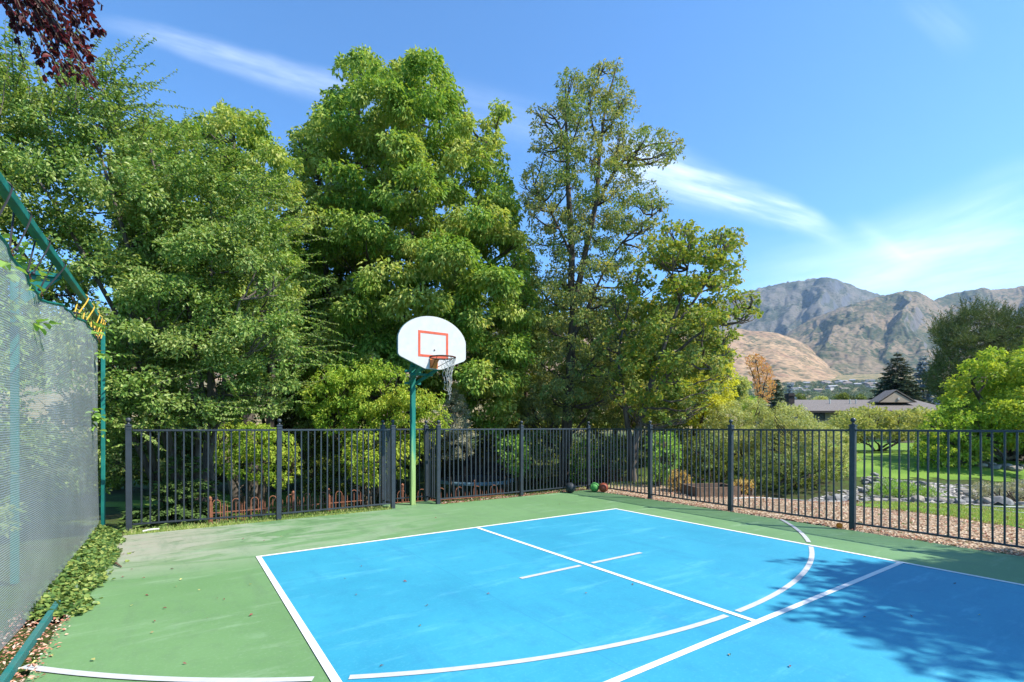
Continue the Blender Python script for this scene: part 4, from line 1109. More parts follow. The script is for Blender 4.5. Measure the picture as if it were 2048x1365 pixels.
# ---------------------------------------------------------------- bark and leaf materials
B_GREY = bark_mat('grey_bark', (.045, .036, .03), (.18, .15, .125))
B_BROWN = bark_mat('brown_bark', (.04, .03, .022), (.15, .115, .085))
B_PALE = bark_mat('pale_bark', (.09, .07, .055), (.24, .20, .16))
L_ELDER = leaf_mat('box_elder_leaf', [(.050, .105, .014), (.075, .145, .018), (.105, .18, .022), (.16, .215, .035)], 1, .38, .5, .3, [(.13, .19, .03), (.19, .235, .045), (.24, .25, .06)], .55)
L_BUSH = leaf_mat('cherry_leaf', [(.048, .098, .014), (.072, .135, .020), (.105, .165, .028), (.17, .215, .055)], .7, .36, .42, .9, [(.095, .155, .03), (.13, .185, .042), (.17, .205, .055)], .9)
L_ASH = leaf_mat('ash_leaf', [(.050, .092, .016), (.075, .122, .024), (.105, .148, .034), (.16, .178, .05)], .8, .36, .5, .35, [(.10, .12, .05), (.16, .16, .07), (.34, .24, .03)], .8)
L_MAPLE = leaf_mat('autumn_maple_leaf', [(.058, .105, .014), (.085, .135, .018), (.125, .155, .02), (.19, .175, .022)], .9, .38, .5, .3, [(.075, .12, .025), (.11, .15, .035), (.16, .17, .05)], .45)
L_GOLD = leaf_mat('golden_leaf', [(.16, .19, .02), (.30, .27, .02), (.42, .32, .022), (.36, .33, .04)], .5, .4, .5, .3, [(.14, .17, .03), (.22, .22, .04)], .6)
L_WILLOW = leaf_mat('willow_leaf', [(.11, .145, .04), (.155, .195, .05), (.21, .235, .065), (.24, .25, .085)], .8, .32, .5, .3, [(.15, .19, .045), (.20, .22, .06), (.13, .15, .06)], .5)
L_LIME = leaf_mat('lime_green_leaf', [(.065, .135, .014), (.10, .18, .018), (.14, .215, .022), (.20, .255, .032)], .8, .42, .5, .3, [(.115, .18, .02), (.22, .24, .028)], .5)
L_BRIGHT = leaf_mat('bright_shrub_leaf', [(.06, .12, .02), (.10, .19, .025), (.15, .25, .04)], .6, .36, .45, .35, [(.12, .20, .04)], 1.2)
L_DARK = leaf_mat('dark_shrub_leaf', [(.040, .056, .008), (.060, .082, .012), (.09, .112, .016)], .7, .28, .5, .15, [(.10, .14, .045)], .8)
L_OLIVE = leaf_mat('grey_olive_leaf', [(.12, .14, .07), (.17, .18, .10), (.22, .22, .13)], .3, .28, .6, .2, None)
L_PLUM = leaf_mat('dark_plum_leaf', [(.012, .004, .004), (.030, .006, .006), (.070, .009, .008), (.024, .012, .009)], 0, .30, .4, .45)
L_AMBER = leaf_mat('amber_leaf', [(.34, .16, .045), (.36, .14, .050), (.34, .12, .055), (.34, .20, .045)], .6, .4, .5, .2, [(.33, .21, .045), (.31, .11, .06)], .35)
L_RUSTY = leaf_mat('rusty_shrub_leaf', [(.22, .17, .04), (.28, .18, .05), (.16, .16, .04)], 0, .3, .6, .2)
L_SPRUCE = leaf_mat('spruce_needle', [(.02, .035, .014), (.03, .047, .02), (.04, .058, .024)], .6, .1, .6, .25, [(.07, .07, .035), (.09, .08, .04)], .35)
L_BLUE = leaf_mat('blue_spruce_needle', [(.06, .095, .085), (.085, .125, .115), (.11, .15, .135)], 0, .1, .6, .25)
L_PINE = leaf_mat('pine_needle', [(.022, .038, .010), (.034, .052, .014), (.055, .074, .022)], .5, .15, .7, .08, [(.07, .082, .026)], .3)
L_FIR = leaf_mat('young_fir_needle', [(.022, .045, .012), (.03, .06, .014), (.06, .10, .022)], .4, .15, .6, .1, [(.07, .12, .025)], 1)
L_IVY = leaf_mat('ivy_leaf', [(.018, .045, .010), (.04, .08, .015), (.075, .12, .022), (.14, .175, .035)], 0, .25, .35, .5)

def base_at(u, Y):
    x = (u - 1024) / FPX * Y; return np.array([x, Y, float(zg(x, Y))])
def stem(px, Y, r0, r1, dY=0.0, ground=True):
    n = len(px); pts = [P(u, v, Y + dY * i / max(1, n - 1)) for i, (u, v) in enumerate(px)]
    if ground: pts[0][2] = float(zg(pts[0][0], pts[0][1])) - .05
    return (pts, r0, r1)

# big box-elder behind the hoop
poly = [(655, 130), (690, 112), (725, 90), (748, 105), (775, 132), (800, 118), (840, 98), (872, 110), (892, 130), (912, 160), (918, 190), (938, 215), (948, 250), (958, 280), (966, 215), (1000, 198), (1024, 203), (1018, 238), (1000, 255), (1012, 290), (1024, 322), (1015, 350), (1040, 400), (1050, 470), (1066, 520), (1074, 600), (1066, 690), (1060, 760), (1030, 840), (990, 890), (930, 850), (900, 800), (840, 790), (760, 830), (690, 830), (600, 850), (588, 790), (570, 700), (575, 560), (574, 480), (572, 400), (590, 345), (575, 292), (562, 258), (602, 262), (630, 215), (652, 188), (690, 168)]
lb = lobes_in(poly, 17.0, 3.3, 150, .32, 1.05, layers=8)
bag = LeafBag(); fill(bag, *lb, 1.35, .15, .080, 'diamond', flat=.75, droop=.95, nsub=10, subr=.40, zlow=-.35)
st = [stem([(735, 990), (740, 900), (748, 760), (735, 600), (720, 420), (715, 260), (725, 150)], 17, .30, .04), stem([(760, 992), (775, 880), (800, 740), (815, 560), (830, 380), (845, 200)], 17.4, .26, .04),
      stem([(715, 985), (690, 850), (668, 700), (650, 520), (640, 360)], 16.8, .22, .04), stem([(775, 985), (830, 800), (890, 640), (930, 480), (975, 330), (995, 240)], 17.8, .22, .03)]
tree('box_elder_tree', 'tallest full green tree, rising behind the hoop with drooping clumps', 'tree', base_at(735, 17), L_ELDER, B_GREY, bag, stems_mesh(st, lb, 70, .07))
# box-elder further left
poly = [(255, 262), (300, 228), (345, 240), (380, 250), (398, 232), (425, 226), (430, 210), (468, 203), (520, 228), (545, 238), (548, 262), (572, 292), (590, 322), (600, 390), (604, 450), (606, 520), (600, 620), (565, 720), (500, 760), (400, 740), (250, 640), (225, 420), (228, 300)]
lb = lobes_in(poly, 14.2, 2.4, 85, .32, 1.0, layers=8)
bag = LeafBag(); fill(bag, *lb, 1.35, .125, .066, 'diamond', flat=.75, droop=.9, nsub=10, subr=.40, zlow=-.35)
st = [stem([(500, 1010), (500, 850), (490, 650), (470, 450), (468, 280)], 14.2, .2, .03), stem([(520, 1010), (545, 800), (545, 600), (540, 380)], 14.5, .16, .03), stem([(480, 1010), (430, 800), (390, 600), (340, 380)], 14, .16, .03)]
tree('box_elder_tree', 'rounded green tree between the foreground left bush and the tallest tree', 'tree', base_at(500, 14.2), L_ELDER, B_GREY, bag, stems_mesh(st, lb, 40, .06))
# dark hidden wood between the trunks
poly = [(560, 640), (640, 600), (760, 640), (860, 690), (960, 600), (1070, 620), (1090, 760), (1080, 900), (940, 930), (880, 900), (700, 930), (560, 940)]
lb = lobes_in(poly, 21.5, 1.6, 60, .5, 1.3, layers=3)
bag = LeafBag(); fill(bag, *lb, 1.3, .16, .09, 'diamond', droop=.7, nsub=9, subr=.42)
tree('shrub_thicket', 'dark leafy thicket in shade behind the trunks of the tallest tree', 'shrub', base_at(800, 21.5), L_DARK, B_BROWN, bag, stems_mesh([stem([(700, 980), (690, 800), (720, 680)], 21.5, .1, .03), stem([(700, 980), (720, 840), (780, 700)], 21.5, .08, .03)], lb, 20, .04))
poly = [(150, 640), (300, 560), (450, 600), (560, 480), (640, 420), (660, 560), (650, 760), (620, 960), (420, 975), (180, 985)]
lb = lobes_in(poly, 19, 1.2, 60, .4, 1.1, layers=4)
bag = LeafBag(); fill(bag, *lb, 1.2, .15, .085, 'diamond', droop=.7, nsub=9, subr=.42)
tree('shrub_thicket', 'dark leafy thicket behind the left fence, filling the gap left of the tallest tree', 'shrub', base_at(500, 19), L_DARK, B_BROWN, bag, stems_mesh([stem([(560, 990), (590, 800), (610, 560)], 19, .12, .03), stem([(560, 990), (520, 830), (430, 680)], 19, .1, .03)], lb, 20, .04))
poly = [(200, 880), (400, 850), (700, 840), (900, 850), (1200, 840), (1210, 965), (900, 985), (500, 992), (200, 1000)]
lb = lobes_in(poly, 25, .9, 60, .35, .9, layers=3.5)
bag = LeafBag(); fill(bag, *lb, 1.2, .15, .085, 'diamond', droop=.6, nsub=9, subr=.42)
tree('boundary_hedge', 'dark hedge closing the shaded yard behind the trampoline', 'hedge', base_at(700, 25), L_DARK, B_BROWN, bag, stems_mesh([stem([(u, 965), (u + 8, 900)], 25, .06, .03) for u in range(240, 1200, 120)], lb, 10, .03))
poly = [(1030, 470), (1062, 500), (1090, 600), (1100, 760), (1060, 860), (1010, 800), (1010, 600)]
lb = lobes_in(poly, 19, 1.1, 60, .3, .8, layers=5)
bag = LeafBag(); fill(bag, *lb, 1.2, .14, .075, 'diamond', droop=.8, nsub=9, subr=.42)
tree('leafy_tree', 'dark green narrow tree squeezed between the tallest tree and the sparse tall one', 'tree', base_at(1050, 19), L_DARK, B_BROWN, bag, stems_mesh([stem([(1050, 985), (1052, 800), (1050, 520)], 19, .12, .03)], lb, 16, .04))
poly = [(1000, 600), (1060, 560), (1140, 560), (1220, 600), (1300, 590), (1390, 610), (1448, 670), (1462, 760), (1465, 860), (1000, 870)]
lb = lobes_in(poly, 27, 1.6, 60, .5, 1.2, layers=4)
bag = LeafBag(); fill(bag, *lb, 1.2, .20, .11, 'diamond', droop=.6, nsub=9, subr=.42)
tree('leafy_tree', 'broad green tree closing the view behind the sparse tall tree and the bronze one', 'tree', base_at(1230, 27), L_ASH, B_BROWN, bag, stems_mesh([stem([(1230, 940), (1232, 800), (1235, 660)], 27, .2, .04)], lb, 24, .06))
# light hanging shrubs in front of the trunks
def shrub(name, label, poly, Y, thick, n, rr, dens, L, Wd, lm, bark=None, kind='diamond', cat='shrub', group=None, stems=None, u0=None, **kw):
    poly = np.array(poly, float); poly = poly.mean(0) + (poly - poly.mean(0)) * np.array([1.07, 1.07])
    lb = lobes_in(poly, Y, thick, n, *rr, layers=8); bag = LeafBag(); fill(bag, *lb, dens, L, Wd, kind, **kw)
    pa = np.array(poly, float); uc = u0 if u0 is not None else pa[:, 0].mean(); b = base_at(uc, Y)
    if stems is None:
        stems = []
        for k in range(4):
            tip = lb[0][rng.integers(len(lb[0]))]; tip = b * .25 + tip * .75
            s0 = b + np.array([rng.normal() * .15, rng.normal() * .15, -.03])
            stems.append(([s0, s0 * .55 + tip * .45 + np.array([rng.normal() * .1, 0, .1]), tip], .03 * Y / 12 + .012, .012))
    return tree(name, label, cat, b, lm, bark or B_BROWN, bag, stems_mesh(stems, lb, min(14, n), .025), group)
shrub('leafy_shrub', 'yellow-green shrub hanging over the rusty fence between two black fence posts', [(430, 860), (470, 840), (520, 850), (570, 860), (600, 900), (590, 950), (560, 985), (520, 965), (470, 960), (430, 940), (415, 900)], 12.0, .8, 34, (.16, .42), 1.15, .085, .045, L_LIME, droop=.9)
shrub('leafy_shrub', 'pale yellow-green shrub directly behind the green hoop post', [(600, 790), (640, 745), (700, 728), (745, 716), (800, 740), (832, 775), (882, 790), (892, 850), (850, 900), (790, 960), (745, 965), (715, 900), (640, 860)], 13.6, 1.1, 62, (.2, .6), 1.15, .095, .05, L_LIME, droop=.9, u0=760)
shrub('leafy_shrub', 'dark shaded shrub behind the second black fence run, left of the hoop', [(590, 850), (660, 830), (720, 860), (720, 960), (690, 990), (610, 985)], 15.2, .9, 30, (.2, .55), 1.15, .10, .055, L_DARK)
shrub('leafy_shrub', 'small light green shrub low behind the fence bay, left of the hoop post', [(690, 880), (725, 862), (770, 870), (795, 905), (785, 950), (745, 975), (705, 965), (685, 925)], 12.3, .6, 34, (.15, .38), 1.15, .085, .045, L_LIME, droop=.9)
shrub('olive_bush', 'grey-olive fine-leaved bush just right of the hoop net', [(880, 880), (885, 820), (905, 775), (930, 800), (945, 870), (940, 920), (890, 920)], 15.2, .7, 24, (.18, .4), 1.15, .06, .022, L_OLIVE)
shrub('leafy_shrub', 'bright-leaved shrub beside the trampoline net', [(985, 885), (1020, 865), (1050, 880), (1060, 930), (1035, 960), (1005, 930)], 14.2, .6, 20, (.15, .35), 1.15, .085, .05, L_BRIGHT)
shrub('leafy_shrub', 'mid-green shrub between the trampoline and the ivy-clad trunk', [(1040, 800), (1090, 790), (1125, 840), (1120, 920), (1090, 965), (1050, 960), (1030, 880)], 17.0, .9, 34, (.2, .5), 1.15, .10, .05, L_ASH)
shrub('leafy_shrub', 'yellow-green low shrub right of the pale trunk base by the corner', [(1138, 905), (1165, 880), (1195, 895), (1200, 950), (1170, 968), (1140, 965)], 15.5, .6, 18, (.15, .35), 1.15, .08, .045, L_LIME)
# ash tree
poly = [(1051, 217), (1063, 201), (1091, 214), (1109, 196), (1116, 147), (1135, 117), (1151, 143), (1176, 140), (1202, 110), (1225, 126), (1239, 106), (1247, 135), (1247, 161), (1274, 196), (1279, 221), (1262, 250), (1292, 252), (1327, 257), (1374, 285), (1362, 325), (1327, 337), (1292, 335), (1295, 358), (1312, 358), (1352, 407), (1338, 424), (1305, 480), (1290, 540), (1275, 640), (1262, 720), (1230, 800), (1180, 850), (1100, 860), (1062, 820), (1062, 720), (1075, 640), (1055, 560), (1050, 480), (1040, 400), (1036, 350), (1072, 312), (1058, 300), (1062, 250)]
lb = lobes_in(poly, 16.2, 1.9, 170, .22, .58, layers=5.6)
bag = LeafBag(); fill(bag, *lb, .85, .105, .05, 'diamond', flat=.7, droop=.55, nsub=8, subr=.36, jit=.6)
st = [stem([(1128, 975), (1131, 860), (1141, 740), (1147, 600), (1144, 480), (1136, 380), (1133, 280), (1132, 170)], 16.2, .20, .03), stem([(1147, 620), (1172, 500), (1193, 400), (1199, 300), (1212, 210), (1236, 125)], 16.2, .11, .02, .4, False),
      stem([(1195, 410), (1238, 330), (1295, 292), (1350, 285)], 16.4, .07, .015, .2, False), stem([(1142, 680), (1165, 640), (1200, 560), (1250, 480), (1320, 420)], 16.1, .07, .015, -.5, False), stem([(1134, 300), (1112, 240), (1075, 212)], 16.2, .05, .012, 0, False),
      stem([(1146, 520), (1110, 440), (1068, 370)], 16.2, .05, .012, -.3, False), stem([(1199, 300), (1180, 220), (1190, 150)], 16.4, .04, .012, 0, False), stem([(1128, 780), (1165, 740), (1215, 690)], 16.2, .06, .015, -.5, False)]
tree('ash_tree', 'tall sparse tree with dark trunk, sky showing through, right of the tallest tree', 'tree', base_at(1128, 16.2), L_ASH, B_BROWN, bag, stems_mesh(st, lb, 95, .05))
# autumn maple right of it
poly = [(1290, 475), (1330, 440), (1358, 436), (1388, 438), (1402, 468), (1420, 458), (1452, 454), (1487, 447), (1490, 482), (1482, 510), (1492, 530), (1494, 560), (1482, 577), (1512, 582), (1530, 620), (1515, 652), (1482, 640), (1475, 680), (1482, 712), (1455, 745), (1440, 790), (1390, 845), (1310, 860), (1250, 830), (1200, 770), (1190, 680), (1215, 600), (1262, 540)]
lb = lobes_in(poly, 14.6, 1.9, 135, .22, .68, layers=8)
bag = LeafBag(); fill(bag, *lb, .85, .105, .078, 'maple', flat=.6, droop=.45, nsub=8, subr=.38, up=.9)
st = [stem([(1266, 985), (1272, 880), (1300, 780), (1325, 700), (1362, 600), (1378, 520)], 14.6, .13, .02), stem([(1262, 985), (1258, 880), (1245, 780), (1240, 700), (1262, 600)], 14.8, .11, .02), stem([(1310, 750), (1370, 690), (1440, 640), (1500, 615)], 14.6, .06, .012, -.4, False),
      stem([(1335, 670), (1390, 600), (1440, 520), (1470, 465)], 14.6, .05, .012, .3, False), stem([(1290, 810), (1350, 740), (1420, 710)], 14.5, .05, .012, -.5, False)]
tree('maple_tree', 'olive and bronze autumn tree with forked leaning trunk, in front of the mountains', 'tree', base_at(1266, 14.6), L_MAPLE, B_GREY, bag, stems_mesh(st, lb, 80, .045))
shrub('golden_tree', 'bright yellow autumn tree under the bronze tree, left of the orange one', [(1365, 760), (1400, 720), (1435, 690), (1462, 700), (1474, 750), (1468, 810), (1440, 850), (1400, 865), (1370, 850)], 17.5, .9, 44, (.2, .55), 1.15, .095, .065, L_GOLD, cat='tree', u0=1400)
shrub('leafy_tree', 'mid-green small tree filling the gap under the forked bronze tree', [(1150, 700), (1230, 690), (1300, 760), (1370, 800), (1390, 870), (1300, 900), (1200, 890), (1150, 830)], 18.5, 1.3, 62, (.25, .7), 1.15, .11, .055, L_ASH, cat='tree', u0=1230)
# shrubs behind the right fence
G = 'shrubs behind the right fence'
shrub('leafy_shrub', 'bright-leaved elder shrub close behind the fence, second post from the corner', [(1292, 880), (1325, 862), (1352, 870), (1362, 910), (1345, 960), (1310, 968), (1295, 930)], 13.4, .6, 26, (.16, .36), 1.15, .09, .05, L_BRIGHT, group=G)
shrub('leafy_shrub', 'dark green shrub behind the fence just past the court corner', [(1185, 890), (1230, 872), (1262, 880), (1262, 950), (1215, 965), (1190, 950)], 15.8, .7, 24, (.18, .42), 1.15, .09, .05, L_DARK, group=G)
shrub('leafy_shrub', 'dark shrub standing behind the wooden planter box', [(1362, 885), (1410, 865), (1450, 880), (1468, 930), (1455, 972), (1390, 975), (1365, 940)], 14.6, .8, 34, (.18, .42), 1.15, .085, .045, L_DARK, group=G)
shrub('willow_shrub', 'feathery willow shrub above the fence left of the house', [(1395, 880), (1425, 825), (1470, 800), (1515, 800), (1550, 830), (1575, 880), (1580, 940), (1550, 968), (1470, 968), (1410, 940)], 16.5, 1.4, 72, (.22, .55), 1.15, .085, .026, L_WILLOW, group=G, droop=.2, jit=.8)
shrub('willow_shrub', 'feathery willow shrub in front of the left end of the house', [(1525, 850), (1560, 808), (1605, 815), (1640, 848), (1690, 862), (1712, 915), (1700, 958), (1620, 970), (1560, 965), (1535, 920)], 15.5, 1.3, 72, (.22, .55), 1.15, .085, .026, L_WILLOW, group=G, droop=.2, jit=.8)
shrub('leafy_shrub', 'dark green shrub low on the creek bank under the willows', [(1470, 925), (1520, 905), (1600, 910), (1660, 925), (1670, 960), (1620, 980), (1500, 982), (1465, 965)], 13.8, .8, 44, (.16, .42), 1.15, .075, .04, L_DARK, group=G)
shrub('leafy_shrub', 'yellowish spreading shrub in front of the house roof, over the lawn edge', [(1650, 850), (1690, 822), (1735, 812), (1790, 822), (1840, 815), (1872, 830), (1880, 860), (1840, 885), (1760, 880), (1690, 895), (1655, 880)], 24, 1.7, 60, (.3, .75), 1.15, .14, .07, L_WILLOW, group=G, droop=.3)
shrub('rusty_shrub', 'small yellow-brown shrub left of the wooden planter box', [(1335, 955), (1350, 938), (1372, 945), (1385, 968), (1370, 985), (1340, 982)], 12.3, .35, 14, (.1, .2), 1.15, .055, .03, L_RUSTY)
shrub('rusty_shrub', 'small yellow-green shrub right of the wooden planter box', [(1468, 968), (1482, 955), (1502, 962), (1508, 980), (1490, 988), (1470, 986)], 11.9, .3, 12, (.1, .2), 1.15, .055, .03, L_RUSTY)
shrub('leafy_shrub', 'dense olive bush among the creek rocks at the right edge', [(1945, 990), (1965, 965), (2005, 968), (2050, 958), (2110, 962), (2150, 990), (2120, 1022), (2040, 1020), (1965, 1012)], 11.6, .6, 42, (.14, .32), 1.15, .055, .024, L_OLIVE, L_OLIVE and B_BROWN)
shrub('creek_grass', 'tufted grey-green plants among the creek rocks', [(1745, 985), (1765, 962), (1800, 968), (1830, 975), (1870, 980), (1865, 1000), (1800, 1000), (1750, 998)], 12.8, .5, 26, (.1, .25), 1.15, .16, .014, L_BRIGHT, droop=-.8, jit=.5)
shrub('leafy_shrub', 'mid-green mixed shrub filling the creek bank behind the planter, under the willows', [(1250, 880), (1330, 860), (1420, 875), (1520, 880), (1600, 890), (1690, 900), (1715, 940), (1690, 970), (1500, 975), (1300, 970)], 18.5, 1.4, 60, (.25, .65), 1.15, .10, .05, L_WILLOW, group=G)
# large tree at the right
poly = [(1880, 800), (1905, 760), (1922, 712), (1958, 722), (1980, 690), (2020, 705), (2048, 690), (2100, 640), (2200, 620), (2330, 680), (2380, 820), (2330, 920), (2200, 960), (2080, 930), (2010, 910), (1960, 930), (1925, 950), (1880, 955), (1850, 935), (1835, 905), (1862, 875), (1875, 840)]
lb = lobes_in(poly, 18.5, 3.2, 130, .32, 1.0, layers=9)
bag = LeafBag(); fill(bag, *lb, 1.25, .115, .07, 'diamond', flat=.65, droop=.4, nsub=10, subr=.42, up=.9)
l2 = lobes_in([(1822, 905), (1840, 860), (1870, 815), (1920, 790), (1980, 800), (2010, 850), (1995, 890), (1960, 930), (1925, 958), (1880, 965), (1840, 945)], 16.6, .9, 9, .18, .4, layers=6)
fill(bag, *l2, 1.2, .10, .06, 'diamond', flat=.6, droop=.5, nsub=9)
lb = (np.concatenate([lb[0], l2[0]]), np.concatenate([lb[1], l2[1]]))
st = [stem([(2025, 965), (2035, 900), (2045, 830), (2080, 760), (2120, 690)], 18.5, .36, .05), stem([(2040, 965), (2060, 890), (2130, 800), (2220, 720)], 18.7, .30, .05), stem([(2036, 900), (2000, 850), (1960, 800), (1940, 750)], 18.4, .14, .03, -1.2, False)]
tree('shade_tree', 'bright lime-green spreading tree at the right edge, trunk behind the fence', 'tree', base_at(2030, 18.5), L_LIME, B_GREY, bag, stems_mesh(st, lb, 60, .07))
# pine behind it
poly = [(1855, 668), (1880, 648), (1915, 642), (1930, 618), (1962, 625), (1985, 628), (2018, 640), (2055, 640), (2110, 660), (2150, 720), (2120, 815), (1960, 835), (1890, 820), (1858, 790), (1845, 755), (1872, 730), (1880, 700)]
lb = lobes_in(poly, 42, 4.0, 130, .34, .95, layers=7)
bag = LeafBag(); fill(bag, *lb, .45, .36, .05, 'needle', flat=.5, droop=-.7, nsub=9, subr=.42, up=.2, jit=.5)
for c, Rl in zip(*lb):
    for _ in range(6):
        d = unit(rdir(1)[0] * .55 + np.array([.28, 0, .55])); Lp = rng.uniform(.8, 1.5); tt = np.linspace(0, 1, 34)
        pos = c + d * Rl * .3 + (d * Lp)[None] * tt[:, None] + np.array([0, 0, .18])[None] * (tt ** 2)[:, None]
        ax = unit(d * 1.1 + rng.normal(size=(34, 3)) * .55); bag.put(*leaves(pos, ax, rdir(34), .26 * rng.uniform(.7, 1.2, 34), .035, 'needle'))
st = [stem([(1985, 900), (1985, 760), (1980, 640)], 42, .35, .05)]
tree('pine_tree', 'large dark pine with upswept boughs behind the lime-green tree', 'pine tree', base_at(1985, 42), L_PINE, B_BROWN, bag, stems_mesh(st, lb, 70, .1))
spruce_tree('spruce_tree', 'broad dark olive spruce behind the gable of the house', base_at(1795, 66) , 11.2, 4.9, L_SPRUCE, B_BROWN, 34, .9, .22)
spruce_tree('spruce_tree', 'blue-grey spruce between the dark spruce and the pine', base_at(1846, 70), 11.2, 3.4, L_BLUE, B_BROWN, 30, .9, .2)
spruce_tree('spruce_tree', 'dark pointed spruce left of the chimney, beside the orange tree', base_at(1553, 47), 5.9, 1.7, L_SPRUCE, B_BROWN, 24, .5, .12)
spruce_tree('spruce_tree', 'slim blue-grey spruce just left of the house chimney', base_at(1580, 60), 6.6, 1.5, L_BLUE, B_BROWN, 22, .5, .12)
def round_tree(label, u, v0, v1, wpx, Y, lm, n=26, kind='diamond', L=.3, name='far_tree', dens=1.0, cat='tree', **kw):
    cy = (v0 + v1) / 2; hh = (v1 - v0) / 2; an = np.linspace(0, 2 * pi, 22)[:-1]
    poly = [(u + wpx / 2 * cos(a) * (1 + .12 * rng.normal()), cy + hh * sin(a) * (1 + .08 * rng.normal())) for a in an]
    return shrub(name, label, poly, Y, wpx / 2 / FPX * Y * .9, n, (.04 * hh * Y / 100 + .25, .35 * hh / FPX * Y), dens, L, L * .6, lm, cat=cat, u0=u, stems=[stem([(u, v1 + 20), (u, cy)], Y, .1 + .002 * Y, .04)], **kw)
poly = [(1515, 812), (1506, 770), (1492, 732), (1494, 716), (1510, 708), (1522, 712), (1536, 728), (1546, 752), (1552, 775), (1545, 800), (1530, 815)]
lb = lobes_in(poly, 44, 1.6, 46, .3, .7); bag = LeafBag(); fill(bag, *lb, .38, .22, .08, flat=1.2, droop=-.8, nsub=8)
st = [stem([(1522, 880), (1522, 800), (1515, 740), (1508, 715)], 44, .14, .03), stem([(1523, 870), (1526, 790), (1536, 745)], 44, .1, .03), stem([(1521, 870), (1516, 790), (1500, 735)], 44, .1, .03)]
tree('amber_tree', 'vase-shaped orange autumn tree in front of the tan foothill', 'tree', base_at(1522, 44), L_AMBER, B_BROWN, bag, stems_mesh(st, lb, 26, .05))
round_tree('rounded green tree left of the orange tree', 1478, 738, 830, 52, 34, L_WILLOW, 34, L=.2)
round_tree('small yellow-green tree under the orange tree', 1500, 785, 850, 40, 30, L_LIME, 22, L=.18)
round_tree('round dark green tree behind the roof, left of the vent pipes', 1683, 783, 825, 34, 78, L_DARK, 22)
round_tree('low green trees row behind the house roof near the chimney', 1640, 790, 825, 46, 84, L_WILLOW, 24)
round_tree('small dark tree behind the roof next to the wide spruce', 1722, 784, 825, 26, 82, L_DARK, 18)
round_tree('small bluish tree behind the roof between two round trees', 1703, 790, 825, 24, 95, L_PINE, 16)
round_tree('green tree left of the chimney behind the hip roof', 1596, 786, 825, 36, 88, L_DARK, 20)

# young fir behind the left fence
spruce_tree('young_fir', 'young fir with bright green boughs behind the black fence by the mesh screen', base_at(365, 9.6) + [0, 0, -.1], 2.3, 1.15, L_FIR, B_BROWN, 15, .17, .06, droop=.30)
# ---------------------------------------------------------------- big cherry-like bush at the left
poly = [(-420, 60), (-250, 20), (-100, 90), (0, 110), (25, 60), (45, 150), (110, 175), (150, 120), (190, 140), (215, 110), (235, 190), (262, 180), (255, 260), (330, 285), (430, 325), (510, 380), (556, 450), (572, 545), (590, 640), (604, 700), (590, 800), (530, 850), (420, 850), (330, 880), (230, 900), (210, 1000), (-60, 1050), (-420, 900)]
lb = lobes_in(poly, 9.3, 1.7, 150, .28, .85, layers=5.5)
ok = []
for c, R in zip(*lb):
    b, a = toBA(c[0], c[1])
    inside = b > SB - .25 - R * .9 and a < 3.4            # keep clear of the screen and the court
    low = c[2] < 1.9 and a < FA + .5 + R * .9 and b > -8.2
    ok.append(not inside and not low)
ok = np.array(ok); lb = (lb[0][ok], lb[1][ok])
l2 = lobes_in([(235, 300), (330, 290), (430, 330), (520, 395), (566, 480), (596, 600), (606, 700), (592, 800), (540, 850), (440, 858), (330, 862), (240, 860)], 9.9, 1.15, 9, .25, .65, layers=5)
nb_ = 95; sb_ = SB - rng.uniform(.7, 2.4, nb_); sa_ = rng.uniform(-3.2, 3.2, nb_)
C3 = np.stack([P2[0] + sb_ * DB[0] + sa_ * DA[0], P2[1] + sb_ * DB[1] + sa_ * DA[1], rng.uniform(.3, 2.9, nb_)], 1); R3 = rng.uniform(.25, .5, nb_)
lb0 = (np.concatenate([lb[0], l2[0]]), np.concatenate([lb[1], l2[1]]))
lb = (np.concatenate([lb0[0], C3]), np.concatenate([lb0[1], R3]))
bag = LeafBag(); fill(bag, *lb, .75, .072, .042, 'oval', flat=.8, droop=.35, nsub=10, subr=.40, jit=.65, up=.7)
sm = []
bb = np.array([-6.9, 10.2, float(zg(-6.9, 10.2))])
for (u, v, Y) in ((60, 330, 8.6), (180, 250, 8.8), (300, 300, 9.0), (420, 400, 9.4), (480, 600, 9.2), (-120, 300, 8.6), (380, 760, 9.0), (120, 560, 8.8)):
    tip = P(u, v, Y); s0 = bb + np.array([rng.normal() * .3, rng.normal() * .2, -.05])
    sm.append(([s0, s0 * .5 + tip * .5 + np.array([0, .2, .6]), tip], .075, .018))
okl = (lb0[0][:, 2] > 2.3) & (lb0[0][:, 1] > 8.3)
mbs = stems_mesh(sm, (lb0[0][okl], lb0[1][okl]), 60, .03)
# long arching shoots with leaves set in two ranks
def shoot(bag, mb, p0, d0, Ls, nleaf, L, Wd, bend=-.25, mbr=.006, kind='oval'):
    n = 9; pts = [np.array(p0, float)]; d = unit(np.array(d0, float))
    for k in range(n - 1):
        d = unit(d + np.array([0, 0, bend / n]) + rng.normal(size=3) * .05); pts.append(pts[-1] + d * Ls / (n - 1))
    pts = np.array(pts); mb.tube(pts, np.linspace(mbr, mbr * .35, n), 5, caps=False)
    tt = np.linspace(.08, 1, nleaf); f = tt * (n - 1); i = np.clip(f.astype(int), 0, n - 2)
    pos = pts[i] + (pts[i + 1] - pts[i]) * (f - i)[:, None]; T = unit(pts[i + 1] - pts[i])
    sd = unit(np.cross(T, [0, 0, 1.0])) * np.where(np.arange(nleaf) % 2, 1, -1)[:, None]
    ax = unit(sd * .8 + T * .55 + np.array([0, 0, -.25]) + rng.normal(size=pos.shape) * .25); nr = unit(np.array([0, 0, 1.0]) + rng.normal(size=pos.shape) * .35)
    ln = L * rng.uniform(.75, 1.2, nleaf) * (1 - .35 * tt ** 3)
    bag.put(*leaves(pos, ax, nr, ln, ln * Wd / L, kind))
